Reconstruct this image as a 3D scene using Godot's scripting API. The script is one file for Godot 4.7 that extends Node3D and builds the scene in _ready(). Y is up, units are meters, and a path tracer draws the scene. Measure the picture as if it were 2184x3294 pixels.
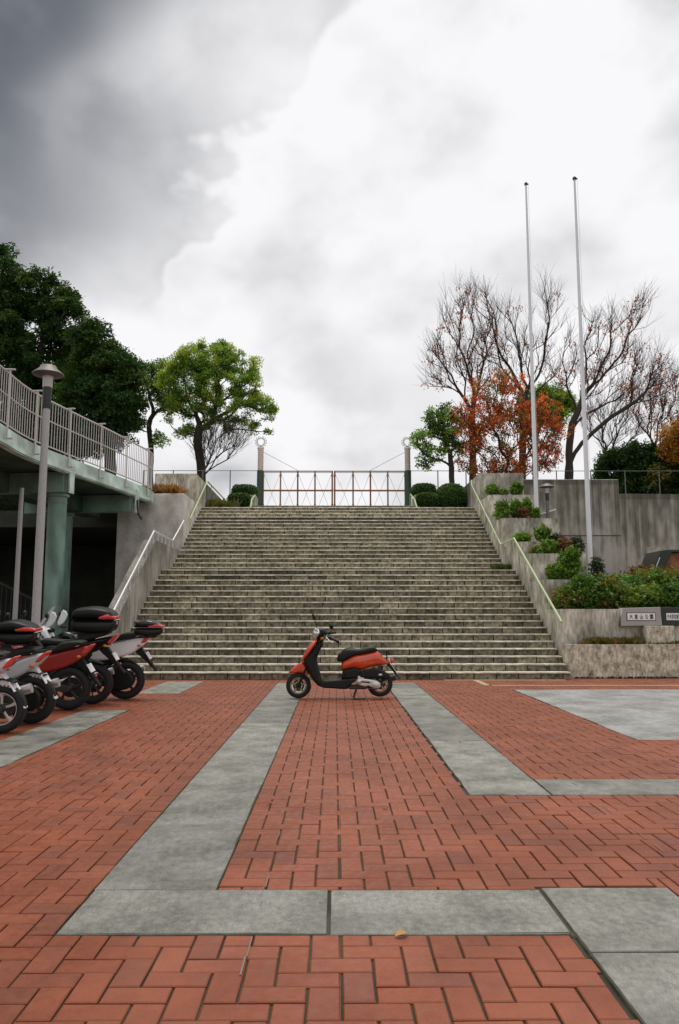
extends Node3D
# A brick-paved forecourt with a parked red scooter before a wide stone stair, terraces, a footbridge and a gate on top.

class Geo:
	var v := PackedVector3Array()
	var n := PackedVector3Array()
	func tri(a: Vector3, b: Vector3, c: Vector3, na: Vector3, nb: Vector3, nc: Vector3) -> void:
		if (b - a).cross(c - a).dot(na + nb + nc) > 0.0:
			v.append(a); v.append(c); v.append(b)
			n.append(na); n.append(nc); n.append(nb)
		else:
			v.append(a); v.append(b); v.append(c)
			n.append(na); n.append(nb); n.append(nc)
	func flat(a: Vector3, b: Vector3, c: Vector3, out: Vector3) -> void:
		var m := (b - a).cross(c - a).normalized()
		if m.dot(out) < 0.0:
			m = -m
		tri(a, b, c, m, m, m)
	func quad(a: Vector3, b: Vector3, c: Vector3, d: Vector3, out: Vector3) -> void:
		flat(a, b, c, out)
		flat(a, c, d, out)
	func box(c: Vector3, s: Vector3, bev := 0.0, bs := Basis()) -> void:
		var h := s / 2.0
		bev = minf(bev, minf(h.x, minf(h.y, h.z)) * 0.9)
		for ax in 3:
			var u := (ax + 1) % 3
			var w := (ax + 2) % 3
			for sg in [-1.0, 1.0]:
				var p := []
				for q in [[-1, -1], [1, -1], [1, 1], [-1, 1]]:
					var k := Vector3.ZERO
					k[ax] = sg * h[ax]
					k[u] = q[0] * (h[u] - bev)
					k[w] = q[1] * (h[w] - bev)
					p.append(c + bs * k)
				var o := Vector3.ZERO
				o[ax] = sg
				quad(p[0], p[1], p[2], p[3], bs * o)
		if bev <= 0.0:
			return
		for ax in 3:
			var u := (ax + 1) % 3
			var w := (ax + 2) % 3
			for su in [-1.0, 1.0]:
				for sw in [-1.0, 1.0]:
					var p := []
					for q in [[-1, 0], [1, 0], [1, 1], [-1, 1]]:
						var k := Vector3.ZERO
						k[ax] = q[0] * (h[ax] - bev)
						k[u] = su * (h[u] - (bev if q[1] else 0.0))
						k[w] = sw * (h[w] - (0.0 if q[1] else bev))
						p.append(c + bs * k)
					var o := Vector3.ZERO
					o[u] = su
					o[w] = sw
					quad(p[0], p[1], p[2], p[3], bs * o)
		for sx in [-1.0, 1.0]:
			for sy in [-1.0, 1.0]:
				for sz in [-1.0, 1.0]:
					flat(c + bs * Vector3(sx * h.x, sy * (h.y - bev), sz * (h.z - bev)), c + bs * Vector3(sx * (h.x - bev), sy * h.y, sz * (h.z - bev)), c + bs * Vector3(sx * (h.x - bev), sy * (h.y - bev), sz * h.z), bs * Vector3(sx, sy, sz))
	func bar(a: Vector3, b: Vector3, w: float, t: float, bev := 0.0) -> void:
		var y := (b - a).normalized()
		var x := Vector3.UP.cross(y) if absf(y.y) < 0.95 else Vector3.RIGHT
		x = x.normalized()
		box((a + b) / 2.0, Vector3(w, a.distance_to(b), t), bev, Basis(x, y, x.cross(y)))
	# rows of equally many points; normals smooth; ref gives one inner point per row
	func grid(rows: Array, wrap: bool, ref: Array) -> void:
		var R := rows.size()
		var K: int = rows[0].size()
		var nn := []
		for r in R:
			var a := PackedVector3Array()
			a.resize(K)
			nn.append(a)
		var last := K if wrap else K - 1
		for r in R - 1:
			for k in last:
				var k2 := (k + 1) % K
				var c: Vector3 = (rows[r + 1][k2] - rows[r][k]).cross(rows[r + 1][k] - rows[r][k2])
				nn[r][k] += c
				nn[r][k2] += c
				nn[r + 1][k] += c
				nn[r + 1][k2] += c
		var s := 0.0
		for r in R:
			for k in K:
				s += nn[r][k].dot(rows[r][k] - ref[r])
		var sg := -1.0 if s < 0.0 else 1.0
		for r in R:
			for k in K:
				nn[r][k] = (nn[r][k] * sg).normalized()
		for r in R - 1:
			for k in last:
				var k2 := (k + 1) % K
				tri(rows[r][k], rows[r][k2], rows[r + 1][k2], nn[r][k], nn[r][k2], nn[r + 1][k2])
				tri(rows[r][k], rows[r + 1][k2], rows[r + 1][k], nn[r][k], nn[r + 1][k2], nn[r + 1][k])
	func fan(row: PackedVector3Array, c: Vector3, out: Vector3) -> void:
		for k in row.size():
			flat(row[k], row[(k + 1) % row.size()], c, out)
	func tube(pts: Array, rad: Array, sides := 8, caps := true) -> void:
		var rows := []
		var up := Vector3.UP
		var t0: Vector3 = (pts[1] - pts[0]).normalized()
		if absf(t0.y) > 0.9:
			up = Vector3.RIGHT
		var x := up.cross(t0).normalized()
		for i in pts.size():
			var t: Vector3 = (pts[mini(i + 1, pts.size() - 1)] - pts[maxi(i - 1, 0)]).normalized()
			x = (x - t * x.dot(t)).normalized()
			var y := t.cross(x)
			var row := PackedVector3Array()
			var rr: float = rad[mini(i, rad.size() - 1)]
			for k in sides:
				var a := TAU * k / sides
				row.append(pts[i] + (x * cos(a) + y * sin(a)) * rr)
			rows.append(row)
		grid(rows, true, pts)
		if caps:
			fan(rows[0], pts[0], pts[0] - pts[1])
			fan(rows[-1], pts[-1], pts[-1] - pts[-2])
	# profile of Vector2(radius, height) turned round an axis
	func lathe(prof: Array, at: Vector3, axis: Vector3, sides := 20, hard := false) -> void:
		var x := (Vector3.UP if absf(axis.y) < 0.9 else Vector3.RIGHT).cross(axis).normalized()
		var y := axis.cross(x)
		var rows := []
		var ref := []
		for p in prof:
			var row := PackedVector3Array()
			for k in sides:
				var a := TAU * k / sides
				row.append(at + axis * p.y + (x * cos(a) + y * sin(a)) * p.x)
			rows.append(row)
			ref.append(at + axis * p.y)
		if hard:
			for i in rows.size() - 1:
				grid([rows[i], rows[i + 1]], true, [at + axis * (prof[i].y + prof[i + 1].y) / 2.0 - axis * signf(prof[i + 1].x - prof[i].x) * -0.0, ref[i + 1]])
		else:
			grid(rows, true, ref)
	func ring(at: Vector3, axis: Vector3, R: float, rx: float, ry: float, sides := 28, seg := 10) -> void:
		var x := (Vector3.UP if absf(axis.y) < 0.9 else Vector3.RIGHT).cross(axis).normalized()
		var y := axis.cross(x)
		var rows := []
		var ref := []
		for i in sides + 1:
			var a := TAU * (i % sides) / sides
			var d := x * cos(a) + y * sin(a)
			var row := PackedVector3Array()
			for k in seg:
				var b := TAU * k / seg
				row.append(at + d * (R + rx * cos(b)) + axis * ry * sin(b))
			rows.append(row)
			ref.append(at + d * R)
		grid(rows, true, ref)
	func ball(at: Vector3, r: Vector3, sides := 12, rings := 7, bs := Basis()) -> void:
		var rows := []
		var ref := []
		for i in rings + 1:
			var a := PI * i / rings
			var row := PackedVector3Array()
			for k in sides:
				var b := TAU * k / sides
				row.append(at + bs * (Vector3(sin(a) * cos(b), cos(a), sin(a) * sin(b)) * r))
			rows.append(row)
			ref.append(at)
		grid(rows, true, ref)
	# body lofted along x: sections [x, low, high, half width]
	func xloft(sec: Array, ex := 2.6, seg := 18, steps := 4, caps := true) -> void:
		var s: Array = Geo.smooth(sec, steps)
		var rows := []
		var ref := []
		for q in s:
			var row := PackedVector3Array()
			var cy: float = (q[1] + q[2]) / 2.0
			var hy: float = maxf((q[2] - q[1]) / 2.0, 0.001)
			for k in seg:
				var a: float = TAU * k / seg
				row.append(Vector3(q[0], cy + hy * signf(sin(a)) * pow(absf(sin(a)), 2.0 / ex), q[3] * signf(cos(a)) * pow(absf(cos(a)), 2.0 / ex)))
			rows.append(row)
			ref.append(Vector3(q[0], cy, 0))
		grid(rows, true, ref)
		if caps:
			fan(rows[0], ref[0], ref[0] - ref[1])
			fan(rows[-1], ref[-1], ref[-1] - ref[-2])
	# body lofted along a path in the xy plane: sections [x, y, half thickness, half width]
	func ploft(sec: Array, ex := 2.6, seg := 16, steps := 4, caps := true) -> void:
		var s: Array = Geo.smooth(sec, steps)
		var rows := []
		var ref := []
		for i in s.size():
			var q: Array = s[i]
			var b: Array = s[mini(i + 1, s.size() - 1)]
			var c: Array = s[maxi(i - 1, 0)]
			var t := Vector2(b[0] - c[0], b[1] - c[1]).normalized()
			var u := Vector3(-t.y, t.x, 0)
			var at := Vector3(q[0], q[1], 0)
			var row := PackedVector3Array()
			for k in seg:
				var a: float = TAU * k / seg
				row.append(at + u * (q[2] * signf(sin(a)) * pow(absf(sin(a)), 2.0 / ex)) + Vector3(0, 0, q[3] * signf(cos(a)) * pow(absf(cos(a)), 2.0 / ex)))
			rows.append(row)
			ref.append(at)
		grid(rows, true, ref)
		if caps:
			fan(rows[0], ref[0], ref[0] - ref[1])
			fan(rows[-1], ref[-1], ref[-1] - ref[-2])
	static func smooth(sec: Array, steps: int) -> Array:
		var out := []
		for i in sec.size() - 1:
			var p0: Array = sec[maxi(i - 1, 0)]
			var p1: Array = sec[i]
			var p2: Array = sec[i + 1]
			var p3: Array = sec[mini(i + 2, sec.size() - 1)]
			for k in steps:
				var t := float(k) / steps
				var q := []
				for j in p1.size():
					q.append(cubic_interpolate(p1[j], p2[j], p0[j], p3[j], t))
				out.append(q)
		out.append(sec[-1].duplicate())
		return out
	# flat panel in the xy plane with rounded rims, z from -hw to hw
	func pillow(outline: Array, hw: float, r: float, z0 := 0.0) -> void:
		var o := PackedVector2Array(outline)
		if Geometry2D.is_polygon_clockwise(o):
			o.reverse()
		var K := o.size()
		var inn := PackedVector2Array()
		for k in K:
			var a := (o[k] - o[(k + K - 1) % K]).normalized()
			var b := (o[(k + 1) % K] - o[k]).normalized()
			var m := Vector2(-a.y - b.y, a.x + b.x)
			inn.append(m.normalized() / maxf(0.7, m.length() / 2.0))
		# how far each point may move in before it meets the other side
		var room := PackedFloat32Array()
		for k in K:
			var far := r
			for j in K:
				var a := o[j]
				var b := o[(j + 1) % K]
				if j == k or (j + 1) % K == k:
					continue
				var hit = Geometry2D.segment_intersects_segment(o[k] + inn[k] * 0.0005, o[k] + inn[k] * r * 3.0, a, b)
				if hit != null:
					far = minf(far, o[k].distance_to(hit) * 0.38)
			room.append(far)
		for pass_ in 2:
			var sm := room.duplicate()
			for k in K:
				room[k] = minf(sm[k], (sm[(k + K - 1) % K] + sm[(k + 1) % K]) / 2.0 + r * 0.1)
		var rows := []
		var ref := []
		for sg in [-1.0, 1.0]:
			for j in 5:
				var a: float = (4 - j if sg < 0.0 else j) * PI / 8.0
				var row := PackedVector3Array()
				for k in K:
					var q := minf(r, hw)
					var p := o[k] + inn[k] * room[k] * (1.0 - cos(a))
					row.append(Vector3(p.x, p.y, z0 + sg * (hw - q + q * sin(a))))
				rows.append(row)
				var c := Vector3.ZERO
				for p in row:
					c += p / K
				ref.append(Vector3(c.x, c.y, z0))
		grid(rows, true, ref)
		var cap := PackedVector2Array()
		for k in K:
			cap.append(o[k] + inn[k] * room[k])
		var t := Geometry2D.triangulate_polygon(cap)
		if t.is_empty():
			t = Geometry2D.triangulate_polygon(o)
		for sg in [-1.0, 1.0]:
			for k in range(0, t.size(), 3):
				var z: float = z0 + sg * hw
				flat(Vector3(cap[t[k]].x, cap[t[k]].y, z), Vector3(cap[t[k + 1]].x, cap[t[k + 1]].y, z), Vector3(cap[t[k + 2]].x, cap[t[k + 2]].y, z), Vector3(0, 0, sg))
	# horizontal slab from a plan outline of Vector2(x, z)
	func slab(outline: Array, y0: float, y1: float) -> void:
		var o := PackedVector2Array(outline)
		var c := Vector2.ZERO
		if Geometry2D.is_polygon_clockwise(o):
			o.reverse()
		var t := Geometry2D.triangulate_polygon(o)
		for k in range(0, t.size(), 3):
			for y in [y0, y1]:
				flat(Vector3(o[t[k]].x, y, o[t[k]].y), Vector3(o[t[k + 1]].x, y, o[t[k + 1]].y), Vector3(o[t[k + 2]].x, y, o[t[k + 2]].y), Vector3.UP if y == y1 else Vector3.DOWN)
		for k in o.size():
			var a := o[k]
			var b := o[(k + 1) % o.size()]
			quad(Vector3(a.x, y0, a.y), Vector3(b.x, y0, b.y), Vector3(b.x, y1, b.y), Vector3(a.x, y1, a.y), Vector3(b.y - a.y, 0, a.x - b.x))
	func moved(t: Transform3D) -> Geo:
		for i in v.size():
			v[i] = t * v[i]
			n[i] = (t.basis * n[i]).normalized()
		return self
	func mesh() -> ArrayMesh:
		var a := []
		a.resize(Mesh.ARRAY_MAX)
		a[Mesh.ARRAY_VERTEX] = v
		a[Mesh.ARRAY_NORMAL] = n
		var m := ArrayMesh.new()
		m.add_surface_from_arrays(Mesh.PRIMITIVE_TRIANGLES, a)
		return m

var rng := RandomNumberGenerator.new()
var M := {}
var used := {}

func R(a: float, b: float) -> float:
	return rng.randf_range(a, b)

func numbered(called: String) -> String:
	var k: int = used.get(called, 0)
	used[called] = k + 1
	return called if k == 0 else "%s_%03d" % [called, k]

func tag(o: Node3D, label: String, category: String, group := "") -> Node3D:
	o.set_meta("label", label)
	o.set_meta("category", category)
	if group:
		o.set_meta("group", group)
	return o

func thing(called: String, label: String, category: String, at := Vector3.ZERO, turn := 0.0, group := "") -> Node3D:
	var o := Node3D.new()
	o.name = numbered(called)
	add_child(o)
	o.position = at
	o.rotation.y = turn
	tag(o, label, category, group)
	return o

func part(called: String, g, mat: Material, parent: Node) -> MeshInstance3D:
	var o := MeshInstance3D.new()
	o.name = called
	o.mesh = g.mesh() if g is Geo else g
	o.material_override = mat
	parent.add_child(o, true)
	return o

func solo(called: String, g, mat: Material, label: String, category: String, group := "") -> MeshInstance3D:
	var o := part(numbered(called), g, mat, self)
	tag(o, label, category, group)
	return o

func struct(called: String, g, mat: Material) -> MeshInstance3D:
	var o := part(numbered(called), g, mat, self)
	o.set_meta("kind", "structure")
	return o

func scatter(called: String, mesh: Mesh, mat: Material, where: Array, tint: Array, parent: Node) -> MultiMeshInstance3D:
	var mm := MultiMesh.new()
	mm.transform_format = MultiMesh.TRANSFORM_3D
	mm.use_colors = true
	mm.mesh = mesh
	mm.instance_count = where.size()
	for i in where.size():
		mm.set_instance_transform(i, where[i])
		mm.set_instance_color(i, tint[i])
	var o := MultiMeshInstance3D.new()
	o.name = called
	o.multimesh = mm
	o.material_override = mat
	o.set_meta("kind", "stuff")
	parent.add_child(o, true)
	return o

# ---------- materials ----------
func lin(r: float, g: float, b: float) -> Color:
	return Color(r, g, b).linear_to_srgb()

func noise_image(sd: int, freq: float, oct: int, size := 512, kind := FastNoiseLite.TYPE_SIMPLEX_SMOOTH) -> PackedByteArray:
	var f := FastNoiseLite.new()
	f.seed = sd
	f.noise_type = kind
	f.frequency = freq
	f.fractal_octaves = oct
	var im := f.get_seamless_image(size, size)
	im.convert(Image.FORMAT_L8)
	return im.get_data()

# a tint map: factor round 1 made of weighted noises, written as grey or coloured multiplier
func tint_tex(layers: Array, lo: Color, hi: Color, gamma := 1.0, raw := false, size := 512) -> ImageTexture:
	var data := []
	var tw := 0.0
	for l in layers:
		data.append(noise_image(l[0], l[1], l[2], size))
		tw += l[3]
	var out := PackedByteArray()
	out.resize(size * size * 3)
	var lut := []
	for i in 256:
		var t := pow(clampf((i / 255.0 - 0.2) / 0.6, 0.0, 1.0), gamma)
		var q := lo.lerp(hi, t)
		if not raw:
			q = q.linear_to_srgb()
		lut.append([int(q.r * 255), int(q.g * 255), int(q.b * 255)])
	var w := []
	for l in layers:
		w.append(l[3] / tw)
	var L := layers.size()
	for i in size * size:
		var s := 0.0
		for k in L:
			s += data[k][i] * w[k]
		var c: Array = lut[int(s)]
		out[i * 3] = c[0]
		out[i * 3 + 1] = c[1]
		out[i * 3 + 2] = c[2]
	return ImageTexture.create_from_image(Image.create_from_data(size, size, false, Image.FORMAT_RGB8, out))

# rain stains that run down from a wall's top edge, each column to its own length
func drip_tex() -> ImageTexture:
	var S := 512
	var f := FastNoiseLite.new()
	f.seed = 77
	f.frequency = 0.02
	f.fractal_octaves = 4
	var q := FastNoiseLite.new()
	q.seed = 78
	q.frequency = 0.03
	q.fractal_octaves = 4
	var out := PackedByteArray()
	out.resize(S * S * 3)
	for x in S:
		var a := TAU * x / S
		var len := 0.30 + 0.42 * f.get_noise_2d(cos(a) * 160.0, sin(a) * 160.0)
		var line := f.get_noise_2d(cos(a) * 700.0 + 900.0, sin(a) * 700.0)
		for y in S:
			var v := float(y) / S
			var n := q.get_noise_3d(cos(a) * 90.0, sin(a) * 90.0, y * 0.45)
			var t := smoothstep(len - 0.3, len + 0.3, v + n * 0.25)
			var b := lerpf(0.34, 0.86, t) + line * 0.15 * (1.0 - 0.4 * t) + n * 0.12
			if v < 0.03:
				b *= 0.7
			b = clampf(b, 0.05, 1.0)
			var c := Color(b, b * 0.975, b * lerpf(0.84, 0.96, t)).linear_to_srgb()
			var o := (y * S + x) * 3
			out[o] = int(c.r * 255)
			out[o + 1] = int(c.g * 255)
			out[o + 2] = int(c.b * 255)
	return ImageTexture.create_from_image(Image.create_from_data(S, S, false, Image.FORMAT_RGB8, out))

func std(called: String, c: Color, rough := 0.7, metal := 0.0) -> StandardMaterial3D:
	var m := StandardMaterial3D.new()
	m.resource_name = called
	m.albedo_color = c
	m.roughness = rough
	m.metallic = metal
	return m

# textured in world space: base map at scale s, detail map multiplied at scale s2, relief
func stone(called: String, base: Texture2D, s: Vector3, detail: Texture2D, s2: Vector3, c := Color.WHITE, rough := 0.85, relief: Texture2D = null, deep := 0.3) -> StandardMaterial3D:
	var m := std(called, c, rough)
	m.albedo_texture = base
	m.uv1_triplanar = true
	m.uv1_world_triplanar = true
	m.uv1_scale = s
	m.uv1_triplanar_sharpness = 4.0
	if detail:
		m.detail_enabled = true
		m.detail_albedo = detail
		m.detail_blend_mode = BaseMaterial3D.BLEND_MODE_MUL
		m.detail_uv_layer = BaseMaterial3D.DETAIL_UV_2
		m.uv2_triplanar = true
		m.uv2_world_triplanar = true
		m.uv2_scale = s2
		m.uv2_triplanar_sharpness = 4.0
	if relief:
		m.heightmap_enabled = true
		m.heightmap_texture = relief
		m.heightmap_scale = deep
	return m

func leafy(called: String, c: Color, back := 0.85) -> StandardMaterial3D:
	var m := std(called, Color.WHITE, 0.6)
	m.vertex_color_use_as_albedo = true
	m.backlight_enabled = true
	m.backlight = Color(back, back, back * 0.6)
	m.albedo_color = c
	return m

func make_materials() -> void:
	var fine := tint_tex([[11, 0.09, 3, 1.0]], Color(0.8, 0.8, 0.8), Color(1, 1, 1))
	var grain := tint_tex([[12, 0.25, 2, 1.0], [13, 0.05, 3, 0.6]], Color(0.6, 0.6, 0.6), Color(1, 1, 1))
	var blot := tint_tex([[14, 0.008, 5, 1.0], [15, 0.06, 4, 0.7]], Color(0.36, 0.37, 0.33), Color(0.80, 0.79, 0.76))
	var wet := tint_tex([[16, 0.012, 4, 1.0]], Color(0.34, 0.34, 0.34), Color(0.72, 0.72, 0.72), 1.0, true)
	var moss := tint_tex([[17, 0.012, 5, 1.0], [18, 0.06, 3, 0.5]], Color(0.30, 0.28, 0.20), Color(1.0, 0.98, 0.92), 0.7)
	var streak := tint_tex([[19, 0.03, 4, 1.0], [20, 0.008, 3, 0.6]], Color(0.34, 0.33, 0.29), Color(1, 0.99, 0.97), 0.75)
	var cloudy := tint_tex([[21, 0.007, 4, 1.0]], Color(0.50, 0.49, 0.46), Color(1, 1, 1))
	M.fine = fine
	var stain := tint_tex([[31, 0.014, 5, 1.0], [32, 0.05, 3, 0.6]], Color(0.10, 0.092, 0.055), Color(1.0, 0.98, 0.94), 0.8)
	var brush := tint_tex([[33, 0.05, 3, 1.0], [34, 0.012, 3, 0.5]], Color(0.55, 0.55, 0.54), Color(1, 1, 1))
	var worn := tint_tex([[41, 0.010, 5, 1.0], [42, 0.07, 3, 0.35]], Color(0.66, 0.62, 0.58), Color(1, 1, 1))
	var drips := drip_tex()
	# paving
	var b := stone("brick clay", fine, Vector3(2.6, 2.6, 2.6), worn, Vector3(0.21, 0.21, 0.21), Color.WHITE, 1.0, grain, 0.25)
	b.metallic_specular = 0.4
	b.vertex_color_use_as_albedo = true
	b.roughness_texture = wet
	b.roughness = 0.95
	M.brick = b
	M.bricks = []
	for i in 8:
		var q: StandardMaterial3D = b.duplicate()
		q.albedo_color = brick_tone(i).linear_to_srgb()
		q.vertex_color_use_as_albedo = false
		M.bricks.append(q)
	M.joint = stone("paving joint sand", grain, Vector3(3, 3, 3), cloudy, Vector3(0.4, 0.4, 0.4), lin(0.095, 0.085, 0.055), 0.95)
	M.slabs = []
	for i in 5:
		var q := stone("paving slab concrete", blot, Vector3(0.42, 0.42, 0.42) * (1.0 + 0.13 * i), brush, Vector3(4.5, 4.5, 1.1), lin(0.44, 0.435, 0.40) * (0.92 + 0.04 * i), 1.0, grain, 0.2)
		q.uv1_offset = Vector3(0.37 * i, 0.2, 0.61 * i)
		q.roughness_texture = wet
		q.roughness = 0.9
		M.slabs.append(q)
	M.panel = stone("pale paving concrete", blot, Vector3(0.3, 0.3, 0.3), grain, Vector3(1.7, 1.7, 1.7), lin(0.56, 0.56, 0.56), 0.8)
	M.beige = stone("beige guide paving", grain, Vector3(2, 2, 2), null, Vector3.ONE, lin(0.5, 0.40, 0.22), 0.8)
	M.lime = std("lime bloom", lin(0.21, 0.16, 0.125), 0.9)
	# stairs
	M.treads = []
	M.risers = []
	for i in 4:
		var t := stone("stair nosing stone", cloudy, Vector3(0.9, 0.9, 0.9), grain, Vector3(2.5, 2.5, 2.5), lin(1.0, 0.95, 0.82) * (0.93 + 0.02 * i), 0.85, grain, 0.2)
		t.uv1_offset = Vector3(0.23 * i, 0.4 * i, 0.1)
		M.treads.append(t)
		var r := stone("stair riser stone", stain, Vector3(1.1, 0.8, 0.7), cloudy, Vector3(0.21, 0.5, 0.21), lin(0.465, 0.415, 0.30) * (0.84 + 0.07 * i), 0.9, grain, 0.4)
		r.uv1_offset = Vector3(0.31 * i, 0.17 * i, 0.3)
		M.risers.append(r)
	M.core = stone("stair core", moss, Vector3(0.6, 0.6, 0.6), null, Vector3.ONE, lin(0.07, 0.064, 0.045), 0.95)
	# concrete walls
	M.wall = stone("weathered concrete", grain, Vector3(0.9, 0.7, 0.9), worn, Vector3(0.35, 0.25, 0.35), lin(0.80, 0.77, 0.71), 0.9, grain, 0.3)
	M.wall_dark = stone("rain streaked concrete", streak, Vector3(0.9, 0.07, 0.9), cloudy, Vector3(0.16, 0.2, 0.16), lin(0.42, 0.40, 0.355), 0.9, grain, 0.3)
	for k in [["drip_high", 6.0], ["drip_low", 5.52]]:
		M[k[0]] = stone("rain stained concrete", drips, Vector3(0.17, 0.16, 0.17), grain, Vector3(1.6, 1.6, 1.6), lin(0.64, 0.60, 0.53), 0.9, grain, 0.3)
		M[k[0]].uv1_offset = Vector3(0.3 if k[1] < 6.0 else 0.0, -k[1] * 0.16, 0)
	M.planter = stone("terrace concrete", streak, Vector3(0.8, 0.22, 0.8), cloudy, Vector3(0.4, 0.28, 0.4), lin(0.78, 0.735, 0.64), 0.9, grain, 0.35)
	M.low = stone("pale front concrete", moss, Vector3(0.45, 0.5, 0.45), streak, Vector3(0.9, 0.3, 0.9), lin(0.92, 0.88, 0.79), 0.9, grain, 0.35)
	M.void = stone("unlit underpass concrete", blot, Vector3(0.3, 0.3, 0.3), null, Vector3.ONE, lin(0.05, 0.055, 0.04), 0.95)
	M.moss_line = std("moss in the seam", lin(0.045, 0.045, 0.022), 0.95)
	M.soil = stone("planting soil", grain, Vector3(1.5, 1.5, 1.5), null, Vector3.ONE, lin(0.06, 0.05, 0.03), 0.95)
	M.grassland = stone("park turf", grain, Vector3(0.6, 0.6, 0.6), null, Vector3.ONE, lin(0.11, 0.11, 0.045), 0.95)
	M.granite = stone("pale granite", grain, Vector3(4, 4, 4), null, Vector3.ONE, lin(0.45, 0.43, 0.40), 0.6)
	M.black_granite = stone("dark granite", grain, Vector3(4, 4, 4), null, Vector3.ONE, lin(0.022, 0.03, 0.024), 0.35)
	# bridge and metal
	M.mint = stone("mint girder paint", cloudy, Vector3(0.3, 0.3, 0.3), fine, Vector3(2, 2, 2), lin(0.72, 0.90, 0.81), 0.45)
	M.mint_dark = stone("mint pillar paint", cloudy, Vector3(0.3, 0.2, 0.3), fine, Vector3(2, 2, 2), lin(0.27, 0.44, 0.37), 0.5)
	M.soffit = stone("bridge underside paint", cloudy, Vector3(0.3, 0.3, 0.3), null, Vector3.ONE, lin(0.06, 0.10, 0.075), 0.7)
	M.rail = std("grey railing paint", lin(0.52, 0.48, 0.445), 0.5, 0.1)
	M.pole = stone("lamp post steel", fine, Vector3(1, 0.2, 1), null, Vector3.ONE, lin(0.46, 0.45, 0.44), 0.5)
	M.flagpole = std("pale aluminium", lin(0.80, 0.80, 0.81), 0.4, 0.0)
	M.galv = std("galvanised tube", lin(0.62, 0.62, 0.62), 0.35, 0.4)
	M.lime_rail = std("pale green rail paint", lin(0.42, 0.52, 0.29), 0.5)
	M.rust = stone("rusty gate paint", grain, Vector3(3, 3, 3), null, Vector3.ONE, lin(0.46, 0.31, 0.24), 0.85)
	M.rust_red = stone("rusty gate bar", grain, Vector3(3, 3, 3), null, Vector3.ONE, lin(0.34, 0.15, 0.085), 0.85)
	M.green_post = std("dark green post paint", lin(0.028, 0.085, 0.062), 0.55)
	M.blush = std("blush post cover", lin(0.74, 0.62, 0.56), 0.6)
	M.blush_dark = std("brown post stud", lin(0.30, 0.17, 0.12), 0.6)
	M.fence = std("grey fence post", lin(0.17, 0.17, 0.165), 0.6, 0.2)
	M.wreath = std("wreath metal", lin(0.30, 0.30, 0.30), 0.5, 0.3)
	M.wire = std("steel wire", lin(0.16, 0.15, 0.14), 0.6, 0.3)
	M.white = std("white enamel", lin(0.80, 0.80, 0.79), 0.4)
	M.ink = std("black lettering", lin(0.015, 0.015, 0.015), 0.5)
	M.hood = std("brown grey lamp hood", lin(0.15, 0.138, 0.12), 0.5, 0.1)
	M.frost = std("lamp glass", lin(0.6, 0.58, 0.56), 0.4)
	# vehicles
	M.red = std("orange red paint", lin(0.58, 0.055, 0.010), 0.25, 0.1)
	M.red.clearcoat_enabled = true
	M.red.clearcoat = 0.8
	M.red.clearcoat_roughness = 0.08
	M.deep_red = std("deep red paint", lin(0.30, 0.014, 0.008), 0.25)
	M.deep_red.clearcoat_enabled = true
	M.deep_red.clearcoat = 0.8
	M.pearl = std("pearl white paint", lin(0.86, 0.86, 0.86), 0.3)
	M.pearl.clearcoat_enabled = true
	M.silver = std("silver paint", lin(0.68, 0.68, 0.69), 0.34, 0.4)
	M.plastic = stone("black moulded plastic", grain, Vector3(30, 30, 30), null, Vector3.ONE, lin(0.011, 0.0135, 0.011), 0.42)
	M.plastic.metallic_specular = 0.35
	M.gloss = std("gloss black", lin(0.008, 0.008, 0.008), 0.16)
	M.vinyl = stone("black seat vinyl", grain, Vector3(25, 25, 25), null, Vector3.ONE, lin(0.017, 0.02, 0.017), 0.55)
	M.vinyl.metallic_specular = 0.4
	M.tyre = stone("tyre rubber", grain, Vector3(20, 20, 20), null, Vector3.ONE, lin(0.014, 0.014, 0.013), 0.8)
	M.gold = std("pale gold wheel", lin(0.34, 0.29, 0.18), 0.4, 0.6)
	M.iron = std("dark iron", lin(0.05, 0.05, 0.048), 0.5, 0.5)
	M.alloy = std("cast aluminium", lin(0.62, 0.60, 0.58), 0.38, 0.75)
	M.chrome = std("chrome", lin(0.8, 0.8, 0.8), 0.1, 1.0)
	M.lamp_red = std("red lamp lens", lin(0.62, 0.03, 0.02), 0.15)
	M.lamp_red.clearcoat_enabled = true
	M.amber = std("amber lens", lin(0.6, 0.16, 0.012), 0.2)
	M.lens = std("headlamp glass", lin(0.72, 0.72, 0.72), 0.08, 0.6)
	M.screen = std("wind screen", Color(0.55, 0.6, 0.55, 0.22), 0.05)
	M.screen.transparency = BaseMaterial3D.TRANSPARENCY_ALPHA
	M.plate_white = std("number plate", lin(0.72, 0.71, 0.74), 0.5)
	# plants
	M.leaf = leafy("leaf", Color.WHITE)
	M.bark = stone("dark bark", grain, Vector3(2, 0.6, 2), null, Vector3.ONE, lin(0.06, 0.046, 0.034), 0.95)
	M.twig = std("twig", lin(0.05, 0.036, 0.028), 0.9)
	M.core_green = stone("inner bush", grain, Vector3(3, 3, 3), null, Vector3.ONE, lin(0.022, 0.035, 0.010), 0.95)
	M.monument_brick = stone("brown brick dust", grain, Vector3(2.4, 2.4, 2.4), cloudy, Vector3(0.5, 0.5, 0.5), lin(0.42, 0.17, 0.075), 0.9)
	M.monument_edge = stone("dark bronze", grain, Vector3(3, 3, 3), null, Vector3.ONE, lin(0.03, 0.032, 0.022), 0.5)

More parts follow.
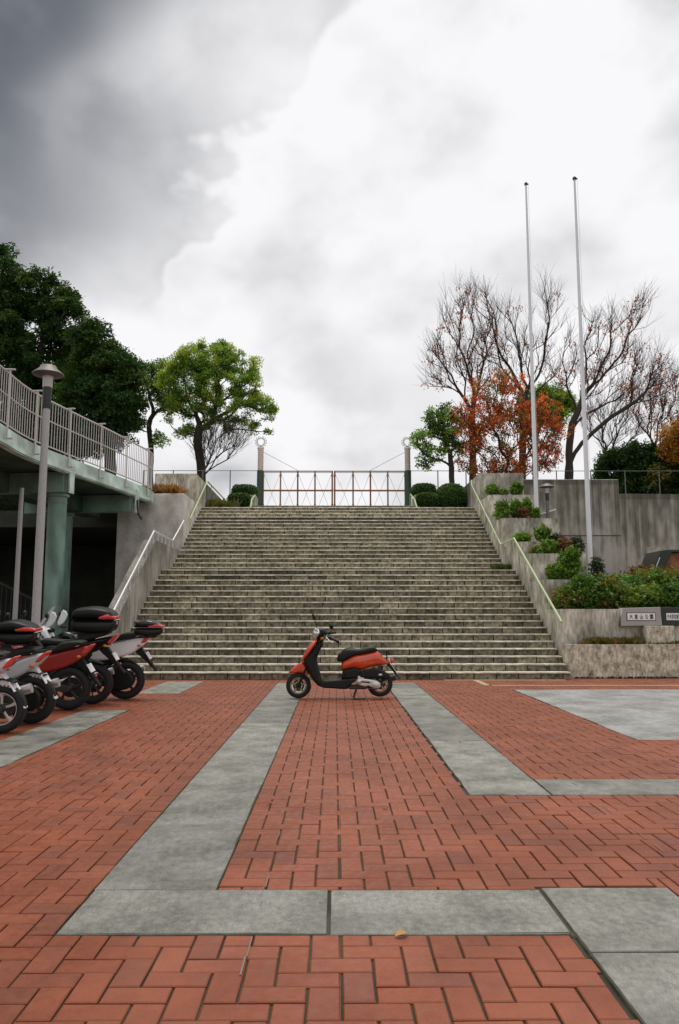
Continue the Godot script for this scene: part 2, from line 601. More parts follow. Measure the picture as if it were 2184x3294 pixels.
func brick_tone(i: int) -> Color:
	var t: Array = [[0.345, 0.108, 0.054], [0.335, 0.102, 0.049], [0.36, 0.115, 0.060], [0.31, 0.10, 0.054], [0.35, 0.105, 0.046], [0.285, 0.098, 0.060], [0.36, 0.12, 0.066], [0.33, 0.108, 0.057]][i % 8]
	return Color(t[0] * 0.90, t[1] * 0.82, t[2] * 0.74)

# ---------- sky ----------
# An overcast sky: grey cloud masses torn open to bright white cloud, in every direction.
func make_sky() -> ImageTexture:
	var W := 2048
	var H := 1024
	var a := FastNoiseLite.new()
	a.seed = 5
	a.frequency = 0.55
	a.fractal_octaves = 3
	var b := FastNoiseLite.new()
	b.seed = 8
	b.frequency = 2.8
	b.fractal_octaves = 6
	b.fractal_gain = 0.52
	var c := FastNoiseLite.new()
	c.seed = 21
	c.frequency = 1.6
	c.fractal_octaves = 4
	var out := PackedFloat32Array()
	out.resize(W * H * 4)
	for j in H:
		var el := PI / 2.0 - (j + 0.5) / H * PI
		var e := rad_to_deg(el)
		for i in W:
			var o := (j * W + i) * 4
			out[o + 3] = 1.0
			if e < -1.0:
				out[o] = 0.16
				out[o + 1] = 0.15
				out[o + 2] = 0.14
				continue
			var az := (i + 0.5) / W * TAU
			var d := Vector3(cos(el) * sin(az), sin(el), -cos(el) * cos(az))
			var n1 := b.get_noise_3d(d.x * 1.6, d.y * 2.4, d.z * 1.6)
			var n2 := c.get_noise_3d(d.x, d.y * 1.5, d.z)
			var n3 := a.get_noise_3d(d.x * 2.0, d.y * 3.0, d.z * 2.0)
			# great cloud banks come round every 120 degrees, each with a torn, well lit edge
			var ad := wrapf(rad_to_deg(az) + n1 * 9.0 + n2 * 4.0, -60.0, 60.0)
			var ed := e + n2 * 5.0 + n1 * 3.0
			var edge := -11.0 + (ed - 24.0) * 0.3
			if ed > 24.0:
				edge = lerpf(-11.0, -6.0, minf((ed - 24.0) / 12.0, 1.0)) + maxf(0.0, ed - 36.0) * 1.3
			edge = minf(edge, 14.0)
			var s := edge - ad
			var bank := (0.24 * smoothstep(0.0, 1.4, s) + 0.52 * smoothstep(1.0, 19.0, s) - 0.16 * exp(-pow((s - 11.0) / 3.5, 2.0)) * smoothstep(27.0, 36.0, ed)) * (1.0 - smoothstep(30.0, 46.0, s)) * smoothstep(15.0, 27.0, ed)
			bank += 0.30 * smoothstep(15.0, 25.0, ad) * smoothstep(32.0, 41.0, ed) * (1.0 - smoothstep(30.0, 42.0, ad))
			bank += 0.30 * smoothstep(-14.0, -26.0, ad) * (1.0 - smoothstep(8.0, 22.0, ed)) * smoothstep(-50.0, -38.0, ad)
			bank += 0.20 * exp(-pow((ad - 2.0) / 9.0, 2.0) - pow((ed - 13.0) / 5.0, 2.0))
			var dark := clampf(0.05 + bank + n1 * 0.36 + n2 * 0.20 + n3 * 0.06 + 0.10 * (1.0 - smoothstep(0.0, 12.0, e)), 0.0, 1.0)
			var hi := Vector3(0.73, 0.727, 0.74)
			var lo := Vector3(0.105, 0.115, 0.138)
			var q := hi.lerp(lo, pow(smoothstep(0.0, 1.0, dark), 0.75)) * lerpf(1.0, 1.65, smoothstep(42.0, 78.0, e))
			out[o] = q.x
			out[o + 1] = q.y
			out[o + 2] = q.z
	var im := Image.create_from_data(W, H, false, Image.FORMAT_RGBAF, out.to_byte_array())
	return ImageTexture.create_from_image(im)

func _ready() -> void:
	rng.seed = 4
	var cam := Camera3D.new()
	cam.name = "camera"
	add_child(cam)
	cam.position = Vector3(0, 1.25, 0)
	cam.rotation_degrees = Vector3(7.604, -0.278, 0)
	cam.fov = 65.49
	cam.near = 0.05
	cam.far = 900.0
	cam.current = true
	var env := Environment.new()
	env.background_mode = Environment.BG_SKY
	var sky := Sky.new()
	var pano := PanoramaSkyMaterial.new()
	pano.panorama = make_sky()
	sky.sky_material = pano
	env.sky = sky
	env.tonemap_mode = Environment.TONE_MAPPER_LINEAR
	env.tonemap_exposure = 1.3
	env.sdfgi_enabled = true
	env.ssao_enabled = true
	env.ssil_enabled = true
	var we := WorldEnvironment.new()
	we.name = "world"
	we.environment = env
	add_child(we)
	var sun := DirectionalLight3D.new()
	sun.name = "sun"
	sun.light_energy = 0.45
	sun.light_angular_distance = 24.0
	sun.light_color = Color(1.0, 0.97, 0.93)
	sun.shadow_enabled = true
	sun.rotation_degrees = Vector3(-78, 172, 0)
	add_child(sun)
	make_materials()
	build_ground()
	build_stairs()
	build_walls()
	build_terraces()
	build_bridge()
	build_gate()
	build_trees()
	build_shrubs()
	build_poles()
	build_signs()
	build_scooter()
	build_bikes()
	build_litter()

# ---------- paving ----------
func cut(rects: Array, hole: Rect2) -> Array:
	var out := []
	for r in rects:
		var i: Rect2 = r.intersection(hole)
		if i.size.x <= 0.0 or i.size.y <= 0.0:
			out.append(r)
			continue
		if r.position.x < i.position.x:
			out.append(Rect2(r.position, Vector2(i.position.x - r.position.x, r.size.y)))
		if r.end.x > i.end.x:
			out.append(Rect2(i.end.x, r.position.y, r.end.x - i.end.x, r.size.y))
		if r.position.y < i.position.y:
			out.append(Rect2(i.position.x, r.position.y, i.size.x, i.position.y - r.position.y))
		if r.end.y > i.end.y:
			out.append(Rect2(i.position.x, i.end.y, i.size.x, r.end.y - i.end.y))
	return out

func paver(w: float, l: float, h := 0.05, bev := 0.004) -> Geo:
	var g := Geo.new()
	var a := w / 2.0
	var b := l / 2.0
	var q := [Vector2(-1, -1), Vector2(1, -1), Vector2(1, 1), Vector2(-1, 1)]
	for k in 4:
		var p: Vector2 = q[k]
		var s: Vector2 = q[(k + 1) % 4]
		var o := Vector3(p.x + s.x, 0, p.y + s.y)
		var t0 := Vector3(p.x * (a - bev), 0, p.y * (b - bev))
		var t1 := Vector3(s.x * (a - bev), 0, s.y * (b - bev))
		var m0 := Vector3(p.x * a, -bev, p.y * b)
		var m1 := Vector3(s.x * a, -bev, s.y * b)
		g.quad(t0, t1, m1, m0, o + Vector3.UP * 2)
		g.quad(m0, m1, m1 - Vector3.UP * (h - bev), m0 - Vector3.UP * (h - bev), o)
	g.quad(Vector3(-a + bev, 0, -b + bev), Vector3(a - bev, 0, -b + bev), Vector3(a - bev, 0, b - bev), Vector3(-a + bev, 0, b - bev), Vector3.UP)
	return g

func build_ground() -> void:
	var g := Geo.new()
	g.quad(Vector3(-400, -0.08, -400), Vector3(400, -0.08, -400), Vector3(400, -0.08, 200), Vector3(-400, -0.08, 200), Vector3.UP)
	struct("ground", g, M.joint)
	var pave := Node3D.new()
	pave.name = "brick_pavement"
	add_child(pave)
	pave.set_meta("kind", "structure")
	pave.set_meta("label", "red brick forecourt in herringbone bond with grey concrete bands")
	g = Geo.new()
	g.slab([Vector2(-14, 4), Vector2(14, 4), Vector2(14, -17.6), Vector2(-14, -17.6)], -0.06, -0.013)
	part("joint_bed", g, M.joint, pave)
	# concrete bands: x0, x1, z far, z near
	var bands := [
		[-1.12, -0.55, -15.9, -3.9, 1.18], [-1.12, 0.95, -3.9, -3.37, 1.03], [0.955, 1.56, -3.93, 2.0, 1.3], [0.955, 1.54, -15.9, -5.9, 1.25], [1.55, 9.5, -6.45, -5.9, 1.4],
		[-3.45, -2.82, -11.2, 2.0, 1.2], [-3.35, -2.62, -16.2, -13.65, 1.3], [3.12, 11.0, -14.35, -8.5, 0.0]]
	var holes := []
	for bnd in bands:
		holes.append(Rect2(bnd[0], bnd[2], bnd[1] - bnd[0], bnd[3] - bnd[2]))
	var nslab := 0
	for bi in bands.size():
		var bnd: Array = bands[bi]
		var h: Rect2 = holes[bi]
		var pieces := []
		if bi == 1:
			pieces = [Rect2(-1.12, -3.9, 1.094, 0.53), Rect2(-0.026, -3.9, 0.976, 0.53)]
		elif bi == 7:
			for i in 7:
				for j in 5:
					pieces.append(Rect2(3.12 + i * 1.12, -14.35 + j * 1.17, 1.12, 1.17))
		elif h.size.y > h.size.x:
			var z := h.end.y
			while z > h.position.y + 0.05:
				var l := minf(bnd[4], z - h.position.y)
				pieces.append(Rect2(h.position.x, z - l, h.size.x, l))
				z -= l
		else:
			var x := h.position.x
			while x < h.end.x - 0.05:
				var l := minf(bnd[4], h.end.x - x)
				pieces.append(Rect2(x, h.position.y, l, h.size.y))
				x += l
		for p in pieces:
			var gap := 0.016 if bi == 1 or bi == 2 else 0.005
			var q := paver(p.size.x - gap, p.size.y - (0.012 if bi == 1 else gap), 0.05, 0.003)
			var o := part("concrete_slab", q, M.panel if bi == 7 else M.slabs[nslab % 5], pave)
			o.position = Vector3(p.get_center().x, 0.001 + R(-0.0015, 0.0015), p.get_center().y)
			nslab += 1
	# beige guide strips at the foot of the stair
	var guide := [Rect2(2.2, -16.63, 2.5, 0.12), Rect2(2.78, -16.5, 0.13, 1.2), Rect2(2.93, -15.3, 7.5, 0.1)]
	for r in guide:
		holes.append(r)
		var o := part("guide_strip", paver(r.size.x - 0.01, r.size.y - 0.01, 0.05, 0.004), M.beige, pave)
		o.position = Vector3(r.get_center().x, 0.003, r.get_center().y)
	# herringbone bricks
	var u := 0.1143
	var x0 := -0.665
	var z0 := -2.92
	var gap := 0.0085
	var list := []
	for row in range(-150, 150):
		var zc := z0 - row * u
		if zc > 1.5 or zc < -17.15:
			continue
		for col in range(-92, 98):
			var q := posmod(col - row, 4)
			var rect: Rect2
			if q == 0:
				rect = Rect2(x0 + col * u, zc - u, u * 2, u)
			elif q == 2:
				rect = Rect2(x0 + col * u, zc - u, u, u * 2)
			else:
				continue
			if rect.position.y < -17.1:
				rect.size.y = minf(rect.size.y, rect.end.y + 17.1)
				rect.position.y = -17.1
			if rect.size.y < 0.02 or absf(rect.get_center().x) > 2.5 - zc * 0.62:
				continue
			var out := [rect]
			for h in holes:
				if h.intersects(rect):
					out = cut(out, h)
			for r in out:
				if r.size.x > 0.03 and r.size.y > 0.03:
					list.append(r)
	list.sort_custom(func(a, b): return rank(a) > rank(b))
	var meshes := {}
	var where := []
	var tint := []
	for i in list.size():
		var r: Rect2 = list[i]
		var c := r.get_center()
		var pos := Vector3(c.x, R(-0.003, 0.0012), c.y)
		var bs := Basis.from_euler(Vector3(R(-0.006, 0.006), R(-0.012, 0.012), R(-0.006, 0.006)))
		var t := rng.randi() % 8
		if rng.randf() < 0.35:
			t = 0
		if i < 300:
			var key := "%d_%d" % [roundi(r.size.x * 200), roundi(r.size.y * 200)]
			if not meshes.has(key):
				meshes[key] = paver(r.size.x - gap, r.size.y - gap).mesh()
			var o := part("brick", meshes[key], M.bricks[t], pave)
			o.transform = Transform3D(bs, pos)
		else:
			where.append(Transform3D(bs * Basis.from_scale(Vector3((r.size.x - gap) / 0.2, 1.0, (r.size.y - gap) / 0.1)), pos))
			tint.append(brick_tone(t))
	scatter("bricks", paver(0.2, 0.1).mesh(), M.brick, where, tint, pave)
	# lime bloom that follows old bay lines in the joints
	g = Geo.new()
	for ln in [[-0.33, -3.0, -0.33, -4.9, 0.6], [-0.33, -4.9, -0.42, -10.7, 0.5], [-2.57, -6.2, -2.57, -8.9, 0.5], [1.77, -4.5, 1.86, -8.2, 0.4]]:
		var a := Vector2(ln[0], ln[1])
		var b := Vector2(ln[2], ln[3])
		var len := a.distance_to(b)
		var k := 0.0
		while k < len:
			var l := R(0.04, 0.2)
			if rng.randf() < ln[4] * 0.75:
				var p := a.lerp(b, k / len)
				var s := a.lerp(b, minf(k + l, len) / len)
				var w := R(0.0015, 0.0035)
				var j := R(-0.006, 0.006)
				g.quad(Vector3(p.x - w + j, 0.0045, p.y), Vector3(p.x + w + j, 0.0045, p.y), Vector3(s.x + w + j, 0.0045, s.y), Vector3(s.x - w + j, 0.0045, s.y), Vector3.UP)
			k += l
	var mg := Geo.new()
	for ln in [[-1.12, -15.9, -1.12, -3.4, 1], [-0.55, -15.9, -0.55, -3.9, -1], [0.955, -15.9, 0.955, -5.9, 1], [1.54, -15.9, 1.54, -6.45, -1], [0.955, -3.37, 0.955, -1.0, 1], [-1.12, -3.37, 0.955, -3.37, 1], [-2.82, -11.2, -2.82, -4.0, -1], [0.955, -5.9, 9.0, -5.9, 1], [3.12, -14.3, 3.12, -8.5, 1]]:
		var a := Vector2(ln[0], ln[1])
		var b := Vector2(ln[2], ln[3])
		var len := a.distance_to(b)
		var side: Vector2 = Vector2(-(b - a).y, (b - a).x).normalized() * ln[4] * -1.0
		var k := 0.0
		var w0 := R(0.002, 0.01)
		while k < len:
			var l := R(0.03, 0.12)
			var w1 := clampf(w0 + R(-0.005, 0.005), -0.003, 0.009)
			var p := a.lerp(b, k / len)
			var q := a.lerp(b, minf(k + l, len) / len)
			var o: Vector2 = Vector2(p.x, p.y) - side * 0.004
			var o2: Vector2 = Vector2(q.x, q.y) - side * 0.004
			var r0: Vector2 = p + side * w0
			var r1: Vector2 = q + side * w1
			mg.quad(Vector3(o.x, 0.0052, o.y), Vector3(o2.x, 0.0052, o2.y), Vector3(r1.x, 0.0052, r1.y), Vector3(r0.x, 0.0052, r0.y), Vector3.UP)
			w0 = w1
			k += l
	part("seam_moss", mg, M.moss_line, pave).set_meta("kind", "stuff")
	var lb := part("lime_bloom", g, M.lime, pave)
	lb.set_meta("kind", "stuff")

func rank(r: Rect2) -> float:
	var c := r.get_center()
	var z := -c.y
	if z < 2.3 or absf(c.x) > z * 0.44 + 0.1:
		return -1000.0 - z
	return -z - absf(c.x) * 0.05 - (0.05 if r.get_area() < 0.02 else 0.0)

# ---------- stair ----------
const X0 := -4.68
const X1 := 4.84

func step_z(n: int) -> float:
	return -(16.70 + 0.3 * (n - 1) + (1.0 if n > 17 else 0.0))

func build_stairs() -> void:
	var st := thing("stone_staircase", "wide weathered stone staircase of many low steps behind the red scooter", "staircase")
	var g := Geo.new()
	for n in range(1, 35):
		var z := step_z(n) - 0.035
		var zb := step_z(n + 1) - 0.08
		g.box(Vector3((X0 + X1) / 2.0, n * 0.15 / 2.0 - 0.03, (z + zb) / 2.0), Vector3(X1 - X0, n * 0.15 - 0.065, z - zb))
	part("stair_core", g, M.core, st)
	var count := 0
	var where_r := []
	var tint_r := []
	var where_t := []
	var big := 0
	for n in range(1, 35):
		var z := step_z(n)
		var depth := 0.3 if n != 17 else 1.3
		var x := X0 + 0.002
		var first := true
		while x < X1 - 0.01:
			var l := 0.46 if n <= 17 else 0.47
			if first:
				l = [0.3, 0.16, 0.42, 0.23][n % 4]
				first = false
			l = minf(l, X1 - x - 0.002)
			if l < 0.06:
				break
			var v := rng.randi() % 4
			var pos_t := Vector3(x + l / 2.0, n * 0.15 - 0.0145, z - depth / 2.0 + 0.02)
			var gap := 0.017
			var pos_r := Vector3(x + l / 2.0, n * 0.15 - 0.0905, z - 0.022 + R(-0.003, 0.003))
			if n <= 14:
				var a := Geo.new()
				a.box(Vector3.ZERO, Vector3(l - 0.003, 0.029, depth + 0.04), 0.005)
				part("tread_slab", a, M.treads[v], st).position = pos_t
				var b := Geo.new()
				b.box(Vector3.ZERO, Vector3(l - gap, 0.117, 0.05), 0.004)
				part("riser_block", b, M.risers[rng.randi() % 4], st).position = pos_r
				big += 1
			else:
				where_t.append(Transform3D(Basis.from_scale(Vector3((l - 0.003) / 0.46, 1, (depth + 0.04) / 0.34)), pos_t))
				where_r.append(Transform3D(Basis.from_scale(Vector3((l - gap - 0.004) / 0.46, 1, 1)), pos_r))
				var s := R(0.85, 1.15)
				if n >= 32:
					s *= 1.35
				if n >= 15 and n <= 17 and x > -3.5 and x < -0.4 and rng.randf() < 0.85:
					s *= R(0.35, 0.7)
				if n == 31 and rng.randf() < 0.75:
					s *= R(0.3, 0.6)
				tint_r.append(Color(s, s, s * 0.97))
			x += l
			count += 1
	var tt := []
	for i in where_t.size():
		var s := R(0.85, 1.1)
		tt.append(Color(s, s, s))
	var a := Geo.new()
	a.box(Vector3.ZERO, Vector3(0.46, 0.029, 0.34), 0.005)
	var mt: StandardMaterial3D = M.treads[2].duplicate()
	mt.vertex_color_use_as_albedo = true
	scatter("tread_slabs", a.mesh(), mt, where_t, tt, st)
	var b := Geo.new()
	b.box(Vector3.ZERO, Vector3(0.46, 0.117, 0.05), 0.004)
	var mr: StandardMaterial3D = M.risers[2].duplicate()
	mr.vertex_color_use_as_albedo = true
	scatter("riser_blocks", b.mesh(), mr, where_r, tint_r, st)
	# upper platform before the gate
	g = Geo.new()
	g.box(Vector3(-0.07, 5.12, -30.6), Vector3(6.0, 0.26, 4.8), 0.01)
	part("gate_platform", g, M.risers[3], st)

# ---------- walls ----------
func build_walls() -> void:
	# park plateau on top
	var g := Geo.new()
	g.slab([Vector2(X0 - 0.1, -27.9), Vector2(X1 + 0.1, -27.9), Vector2(X1 + 0.1, -27.5), Vector2(9.7, -27.5), Vector2(13.5, -27.9), Vector2(17.2, -28.95), Vector2(21.0, -30.7), Vector2(24.7, -33.0), Vector2(300, -60), Vector2(300, -380), Vector2(-300, -380), Vector2(-300, -34), Vector2(X0 - 0.1, -34)], 0.0, 5.085)
	struct("plateau", g, M.grassland)
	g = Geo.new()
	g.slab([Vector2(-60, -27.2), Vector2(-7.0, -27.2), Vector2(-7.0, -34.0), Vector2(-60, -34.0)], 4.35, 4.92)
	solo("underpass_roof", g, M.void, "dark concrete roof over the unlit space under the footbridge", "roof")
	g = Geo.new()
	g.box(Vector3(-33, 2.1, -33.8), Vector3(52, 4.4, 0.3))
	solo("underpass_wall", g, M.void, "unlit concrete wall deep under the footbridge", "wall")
	# stair cheeks, left side: sloped parapet with a level top along the landing, then the raised block
	g = Geo.new()
	g.pillow([Vector2(-16.85, 0), Vector2(-16.85, 0.98), Vector2(-20.75, 3.28), Vector2(-24.0, 3.28), Vector2(-24.0, 0)], 0.16, 0.012)
	g.moved(Transform3D(Basis(Vector3(0, 0, 1), Vector3.UP, Vector3(-1, 0, 0)), Vector3(X0 - 0.165, 0, 0)))
	solo("stair_parapet", g, M.wall_dark, "sloping mossy concrete parapet under the white handrail beside the motorcycles", "parapet")
	g = Geo.new()
	g.box(Vector3(-5.72, 2.55, -26.2), Vector3(2.07, 5.1, 3.4), 0.02)
	solo("raised_planter_wall", g, M.wall, "tall bare concrete block between footbridge and stair, dry grass on its top", "wall")
	g = Geo.new()
	g.box(Vector3(-5.4, 5.5, -27.6), Vector3(1.42, 1.24, 2.0), 0.02)
	solo("upper_planter_wall", g, M.planter, "upper concrete block behind the dry grass at the footbridge end", "wall")
	g = Geo.new()
	g.box(Vector3(X0 - 0.11, 5.5, -31.8), Vector3(0.22, 1.24, 6.4), 0.02)
	solo("landing_parapet", g, M.wall_dark, "streaked concrete parapet running back beside the round green tree", "parapet")
	g = Geo.new()
	g.box(Vector3(X1 + 0.13, 5.55, -31.2), Vector3(0.22, 1.2, 8.0), 0.02)
	solo("landing_parapet", g, M.wall_dark, "streaked concrete parapet running back beside the clipped round hedge", "parapet")
	# retaining walls behind the terraces
	g = Geo.new()
	g.box(Vector3(8.08, 3.0, -27.25), Vector3(3.3, 6.0, 0.5), 0.02)
	var w := solo("retaining_wall", g, M.drip_high, "tall grey concrete wall with dark rain streaks behind the flagpoles", "wall")
	g = Geo.new()
	g.box(Vector3(8.08, 4.05, -26.994), Vector3(3.28, 0.02, 0.02))
	part("pour_joint", g, M.core, w)
	g = Geo.new()
	var front := []
	var back := []
	for i in 15:
		var a := i / 14.0
		front.append(Vector2(9.735 + 15.0 * a, -27.15 - 5.5 * a * a))
		back.append(Vector2(9.735 + 15.0 * a, -27.6 - 5.5 * a * a))
	back.reverse()
	g.slab(front + back, 0.0, 5.52)
	w = solo("retaining_wall", g, M.drip_low, "curving lower concrete wall with a dark streaked top behind the brick monument", "wall")
	g = Geo.new()
	g.box(Vector3(10.95, 3.55, -27.19), Vector3(0.62, 0.22, 0.05), 0.01)
	solo("wall_plaque", g, M.planter, "small plain grey plaque fixed on the curving concrete wall", "plaque")
	g = Geo.new()
	g.bar(Vector3(6.95, 4.75, -26.9), Vector3(7.5, 4.93, -26.86), 0.05, 0.04, 0.01)
	g.bar(Vector3(6.9, 4.73, -26.92), Vector3(7.12, 4.83, -26.9), 0.12, 0.03, 0.01)
	solo("white_strip", g, M.white, "slanting white strip beside the small mushroom lamp", "strip")
	# brick monument with a dark bronze rim
	var mo := thing("brick_monument", "brown brick monument with a slanted dark metal rim beside the curving wall", "monument", Vector3(8.9, 1.5, -23.6))
	g = Geo.new()
	g.pillow([Vector2(0.2, 0), Vector2(0.34, 0.5), Vector2(0.6, 1.2), Vector2(0.82, 1.62), Vector2(1.4, 1.68), Vector2(3.2, 1.7), Vector2(3.2, 0)], 0.5, 0.02)
	part("brick_face", g, M.monument_brick, mo)
	g = Geo.new()
	g.pillow([Vector2(-0.12, 0), Vector2(0.1, 0.66), Vector2(0.3, 1.22), Vector2(0.52, 1.7), Vector2(0.72, 1.73), Vector2(3.25, 1.74), Vector2(3.25, 1.702), Vector2(1.4, 1.682), Vector2(0.86, 1.64), Vector2(0.63, 1.2), Vector2(0.37, 0.5), Vector2(0.23, 0)], 0.56, 0.015)
	part("metal_rim", g, M.monument_edge, mo)
	g = Geo.new()
	g.bar(Vector3(0.27, 1.0, 0.575), Vector3(0.49, 1.5, 0.575), 0.045, 0.02, 0.004)
	part("polished_edge", g, M.galv, mo)

func handrail(called: String, label: String, mat: Material, pts: Array, posts: Array, drop := 0.28, group := "") -> Node3D:
	var t := thing(called, label, "handrail", Vector3.ZERO, 0.0, group)
	var g := Geo.new()
	for i in pts.size() - 1:
		g.tube([pts[i], pts[i + 1]], [0.026], 10)
	for p in pts:
		g.ball(p, Vector3.ONE * 0.0262, 8, 5)
	part("tube", g, mat, t)
	for q in posts:
		var p: Vector3 = pts[int(q)].lerp(pts[int(q) + 1], q - int(q))
		g = Geo.new()
		g.tube([p - Vector3(0, drop, 0), p - Vector3(0, 0.02, 0)], [0.014], 6)
		part("post", g, mat, t)
	return t

func build_terraces() -> void:
	# front z, top height, soil recess
	var T := [["T", -17.43, 1.45], ["T", -18.65, 2.15], ["T", -20.02, 2.87], ["T", -21.17, 3.28], ["T", -23.36, 4.19], ["T", -25.04, 5.15], ["T", -26.61, 6.14]]
	var names := ["long concrete planter wall carrying the two name stones", "terrace planter with the tall ivy column, just above the long hedge", "terrace planter with small mixed shrubs under the handrail bend", "thin terrace planter beside the handrail bend, reddish shrub on it", "terrace planter with two ivy clumps below the first flagpole", "terrace planter with low ivy below the orange tree", "uppermost concrete planter block under the orange tree"]
	var ends := [15.0, 6.28, 6.3, 6.32, 6.6, 6.34, 6.36]
	for i in T.size():
		var zf: float = T[i][1]
		var zb: float = T[i + 1][1] if i < T.size() - 1 else -28.4
		var h: float = T[i][2]
		var x1: float = ends[i]
		var t := thing("terrace_planter", names[i], "planter")
		var g := Geo.new()
		var r := 0.09
		# front wall with a rounded corner toward the stair, side wall along the stair
		var o := []
		for k in 5:
			var a := PI / 2.0 * k / 4.0
			o.append(Vector2(X1 + 0.01 + r - r * cos(a), zf - r + r * sin(a)))
		o.append(Vector2(x1, zf))
		o.append(Vector2(x1, zf - 0.16))
		o.append(Vector2(X1 + 0.19, zf - 0.16))
		o.append(Vector2(X1 + 0.19, zb + 0.02))
		o.append(Vector2(X1 + 0.01, zb + 0.02))
		g.slab(o, 0.0, h)
		if i > 0:
			g.box(Vector3(x1 - 0.075, h / 2.0 - 0.002, (zf - 0.163 + zb) / 2.0), Vector3(0.15, h - 0.004, zf - 0.163 - zb))
		part("planter_wall", g, M.planter, t)
		if i > 0:
			g = Geo.new()
			g.box(Vector3((X1 + x1) / 2.0, h / 2.0 - 0.04, (zf + zb) / 2.0 - 0.05), Vector3(x1 - X1 - 0.32, h - 0.08, zf - zb - 0.25))
			part("soil", g, M.soil, t)
	# bed behind the long wall, rising to the retaining wall
	var g := Geo.new()
	g.quad(Vector3(X1 + 0.19, 1.36, -17.59), Vector3(15, 1.36, -17.59), Vector3(15, 2.1, -21.5), Vector3(X1 + 0.19, 2.1, -21.5), Vector3.UP)
	g.quad(Vector3(X1 + 0.19, 2.1, -21.5), Vector3(15, 2.1, -21.5), Vector3(24, 2.3, -32.0), Vector3(X1 + 0.19, 2.3, -32.0), Vector3.UP)
	struct("planting_bed", g, M.soil)
	# low curved front planter
	var t := thing("front_planter", "low pale concrete planter wall at the foot of the stair, moss along its base", "planter")
	g = Geo.new()
	var o := []
	for k in 6:
		var a := PI / 2.0 * k / 5.0
		o.append(Vector2(X1 + 0.015 + 0.16 - 0.16 * cos(a), -17.0 - 0.16 + 0.16 * sin(a)))
	o.append(Vector2(15, -17.24))
	o.append(Vector2(15, -17.38))
	o.append(Vector2(X1 + 0.17, -17.16))
	o.append(Vector2(X1 + 0.17, -17.425))
	o.append(Vector2(X1 + 0.015, -17.425))
	g.slab(o, 0.0, 0.70)
	part("planter_wall", g, M.low, t)
	g = Geo.new()
	g.slab([Vector2(X1 + 0.18, -17.17), Vector2(15, -17.385), Vector2(15, -17.6), Vector2(X1 + 0.18, -17.425)], 0.0, 0.62)
	part("soil", g, M.soil, t)
	g = Geo.new()
	g.lathe([Vector2(0.0, 0.0), Vector2(0.05, 0.0), Vector2(0.05, 0.02), Vector2(0.065, 0.02), Vector2(0.065, 0.0)], Vector3(7.62, 0.2, -17.06), Vector3(0, 0, 1), 14)
	part("drain_pipe", g, M.gloss, t)
	# handrails
	var xr := X1 - 0.07
	handrail("handrail", "pale green handrail up the stair beside the terrace planters", M.lime_rail,
		[Vector3(xr, 1.18, -17.0), Vector3(xr, 1.24, -17.1), Vector3(xr, 3.38, -21.25), Vector3(xr, 3.36, -22.95), Vector3(xr, 5.88, -27.6), Vector3(xr + 0.1, 6.16, -28.2), Vector3(xr + 0.1, 6.2, -35.0)],
		[1.02, 1.2, 1.4, 1.6, 1.8, 2.05, 2.95, 3.2, 3.4, 3.6, 3.8, 4.1, 5.05, 5.3], 0.3)
	var xl := X0 + 0.06
	handrail("handrail", "white handrail on the sloping parapet beside the motorcycles", M.galv,
		[Vector3(xl - 0.1, 1.22, -16.8), Vector3(xl - 0.1, 1.28, -16.9), Vector3(xl - 0.1, 3.5, -20.65), Vector3(xl - 0.1, 3.48, -23.05), Vector3(xl - 0.02, 4.22, -24.25)],
		[1.03, 1.2, 1.4, 1.6, 1.8, 1.98, 2.2, 2.4, 2.6, 2.8, 3.0], 0.3)
	handrail("handrail", "yellow green handrail against the upper concrete blocks beside the footbridge", M.lime_rail,
		[Vector3(xl, 4.4, -25.2), Vector3(xl, 6.0, -28.1), Vector3(xl, 6.16, -28.4), Vector3(xl, 6.18, -33.0)], [0.05, 0.3, 0.6, 0.95, 2.2], 0.3)
	for s in [[-2.99, "short pale rail by the twin clipped bushes near the left gate column"], [2.85, "short pale rail by the twin clipped bushes near the orange tree"]]:
		handrail("short_rail", s[1], M.lime_rail, [Vector3(s[0], 5.15, -27.9), Vector3(s[0] - 0.02, 5.5, -28.4), Vector3(s[0] - 0.02, 5.95, -30.0), Vector3(s[0] - 0.02, 5.3, -30.1)], [1.1], 0.6, "short rails on the gate platform")

# ---------- footbridge ----------
func along(pts: Array, step: float) -> Array:
	# points (with direction) every step metres on a polyline of Vector2
	var out := []
	var left := 0.0
	for i in pts.size() - 1:
		var a: Vector2 = pts[i]
		var b: Vector2 = pts[i + 1]
		var l := a.distance_to(b)
		var t := left
		while t < l:
			out.append([a.lerp(b, t / l), (b - a).normalized()])
			t += step
		left = t - l
	return out

func v2s(sec: Array) -> Array:
	var out := []
	for s in sec:
		out.append(Vector2(s[0], s[1]))
	return out

func offset(line: Array, d: float) -> Array:
	var out := []
	for i in line.size():
		var t: Vector2 = (line[mini(i + 1, line.size() - 1)] - line[maxi(i - 1, 0)]).normalized()
		out.append(line[i] + Vector2(-t.y, t.x) * d)
	return out

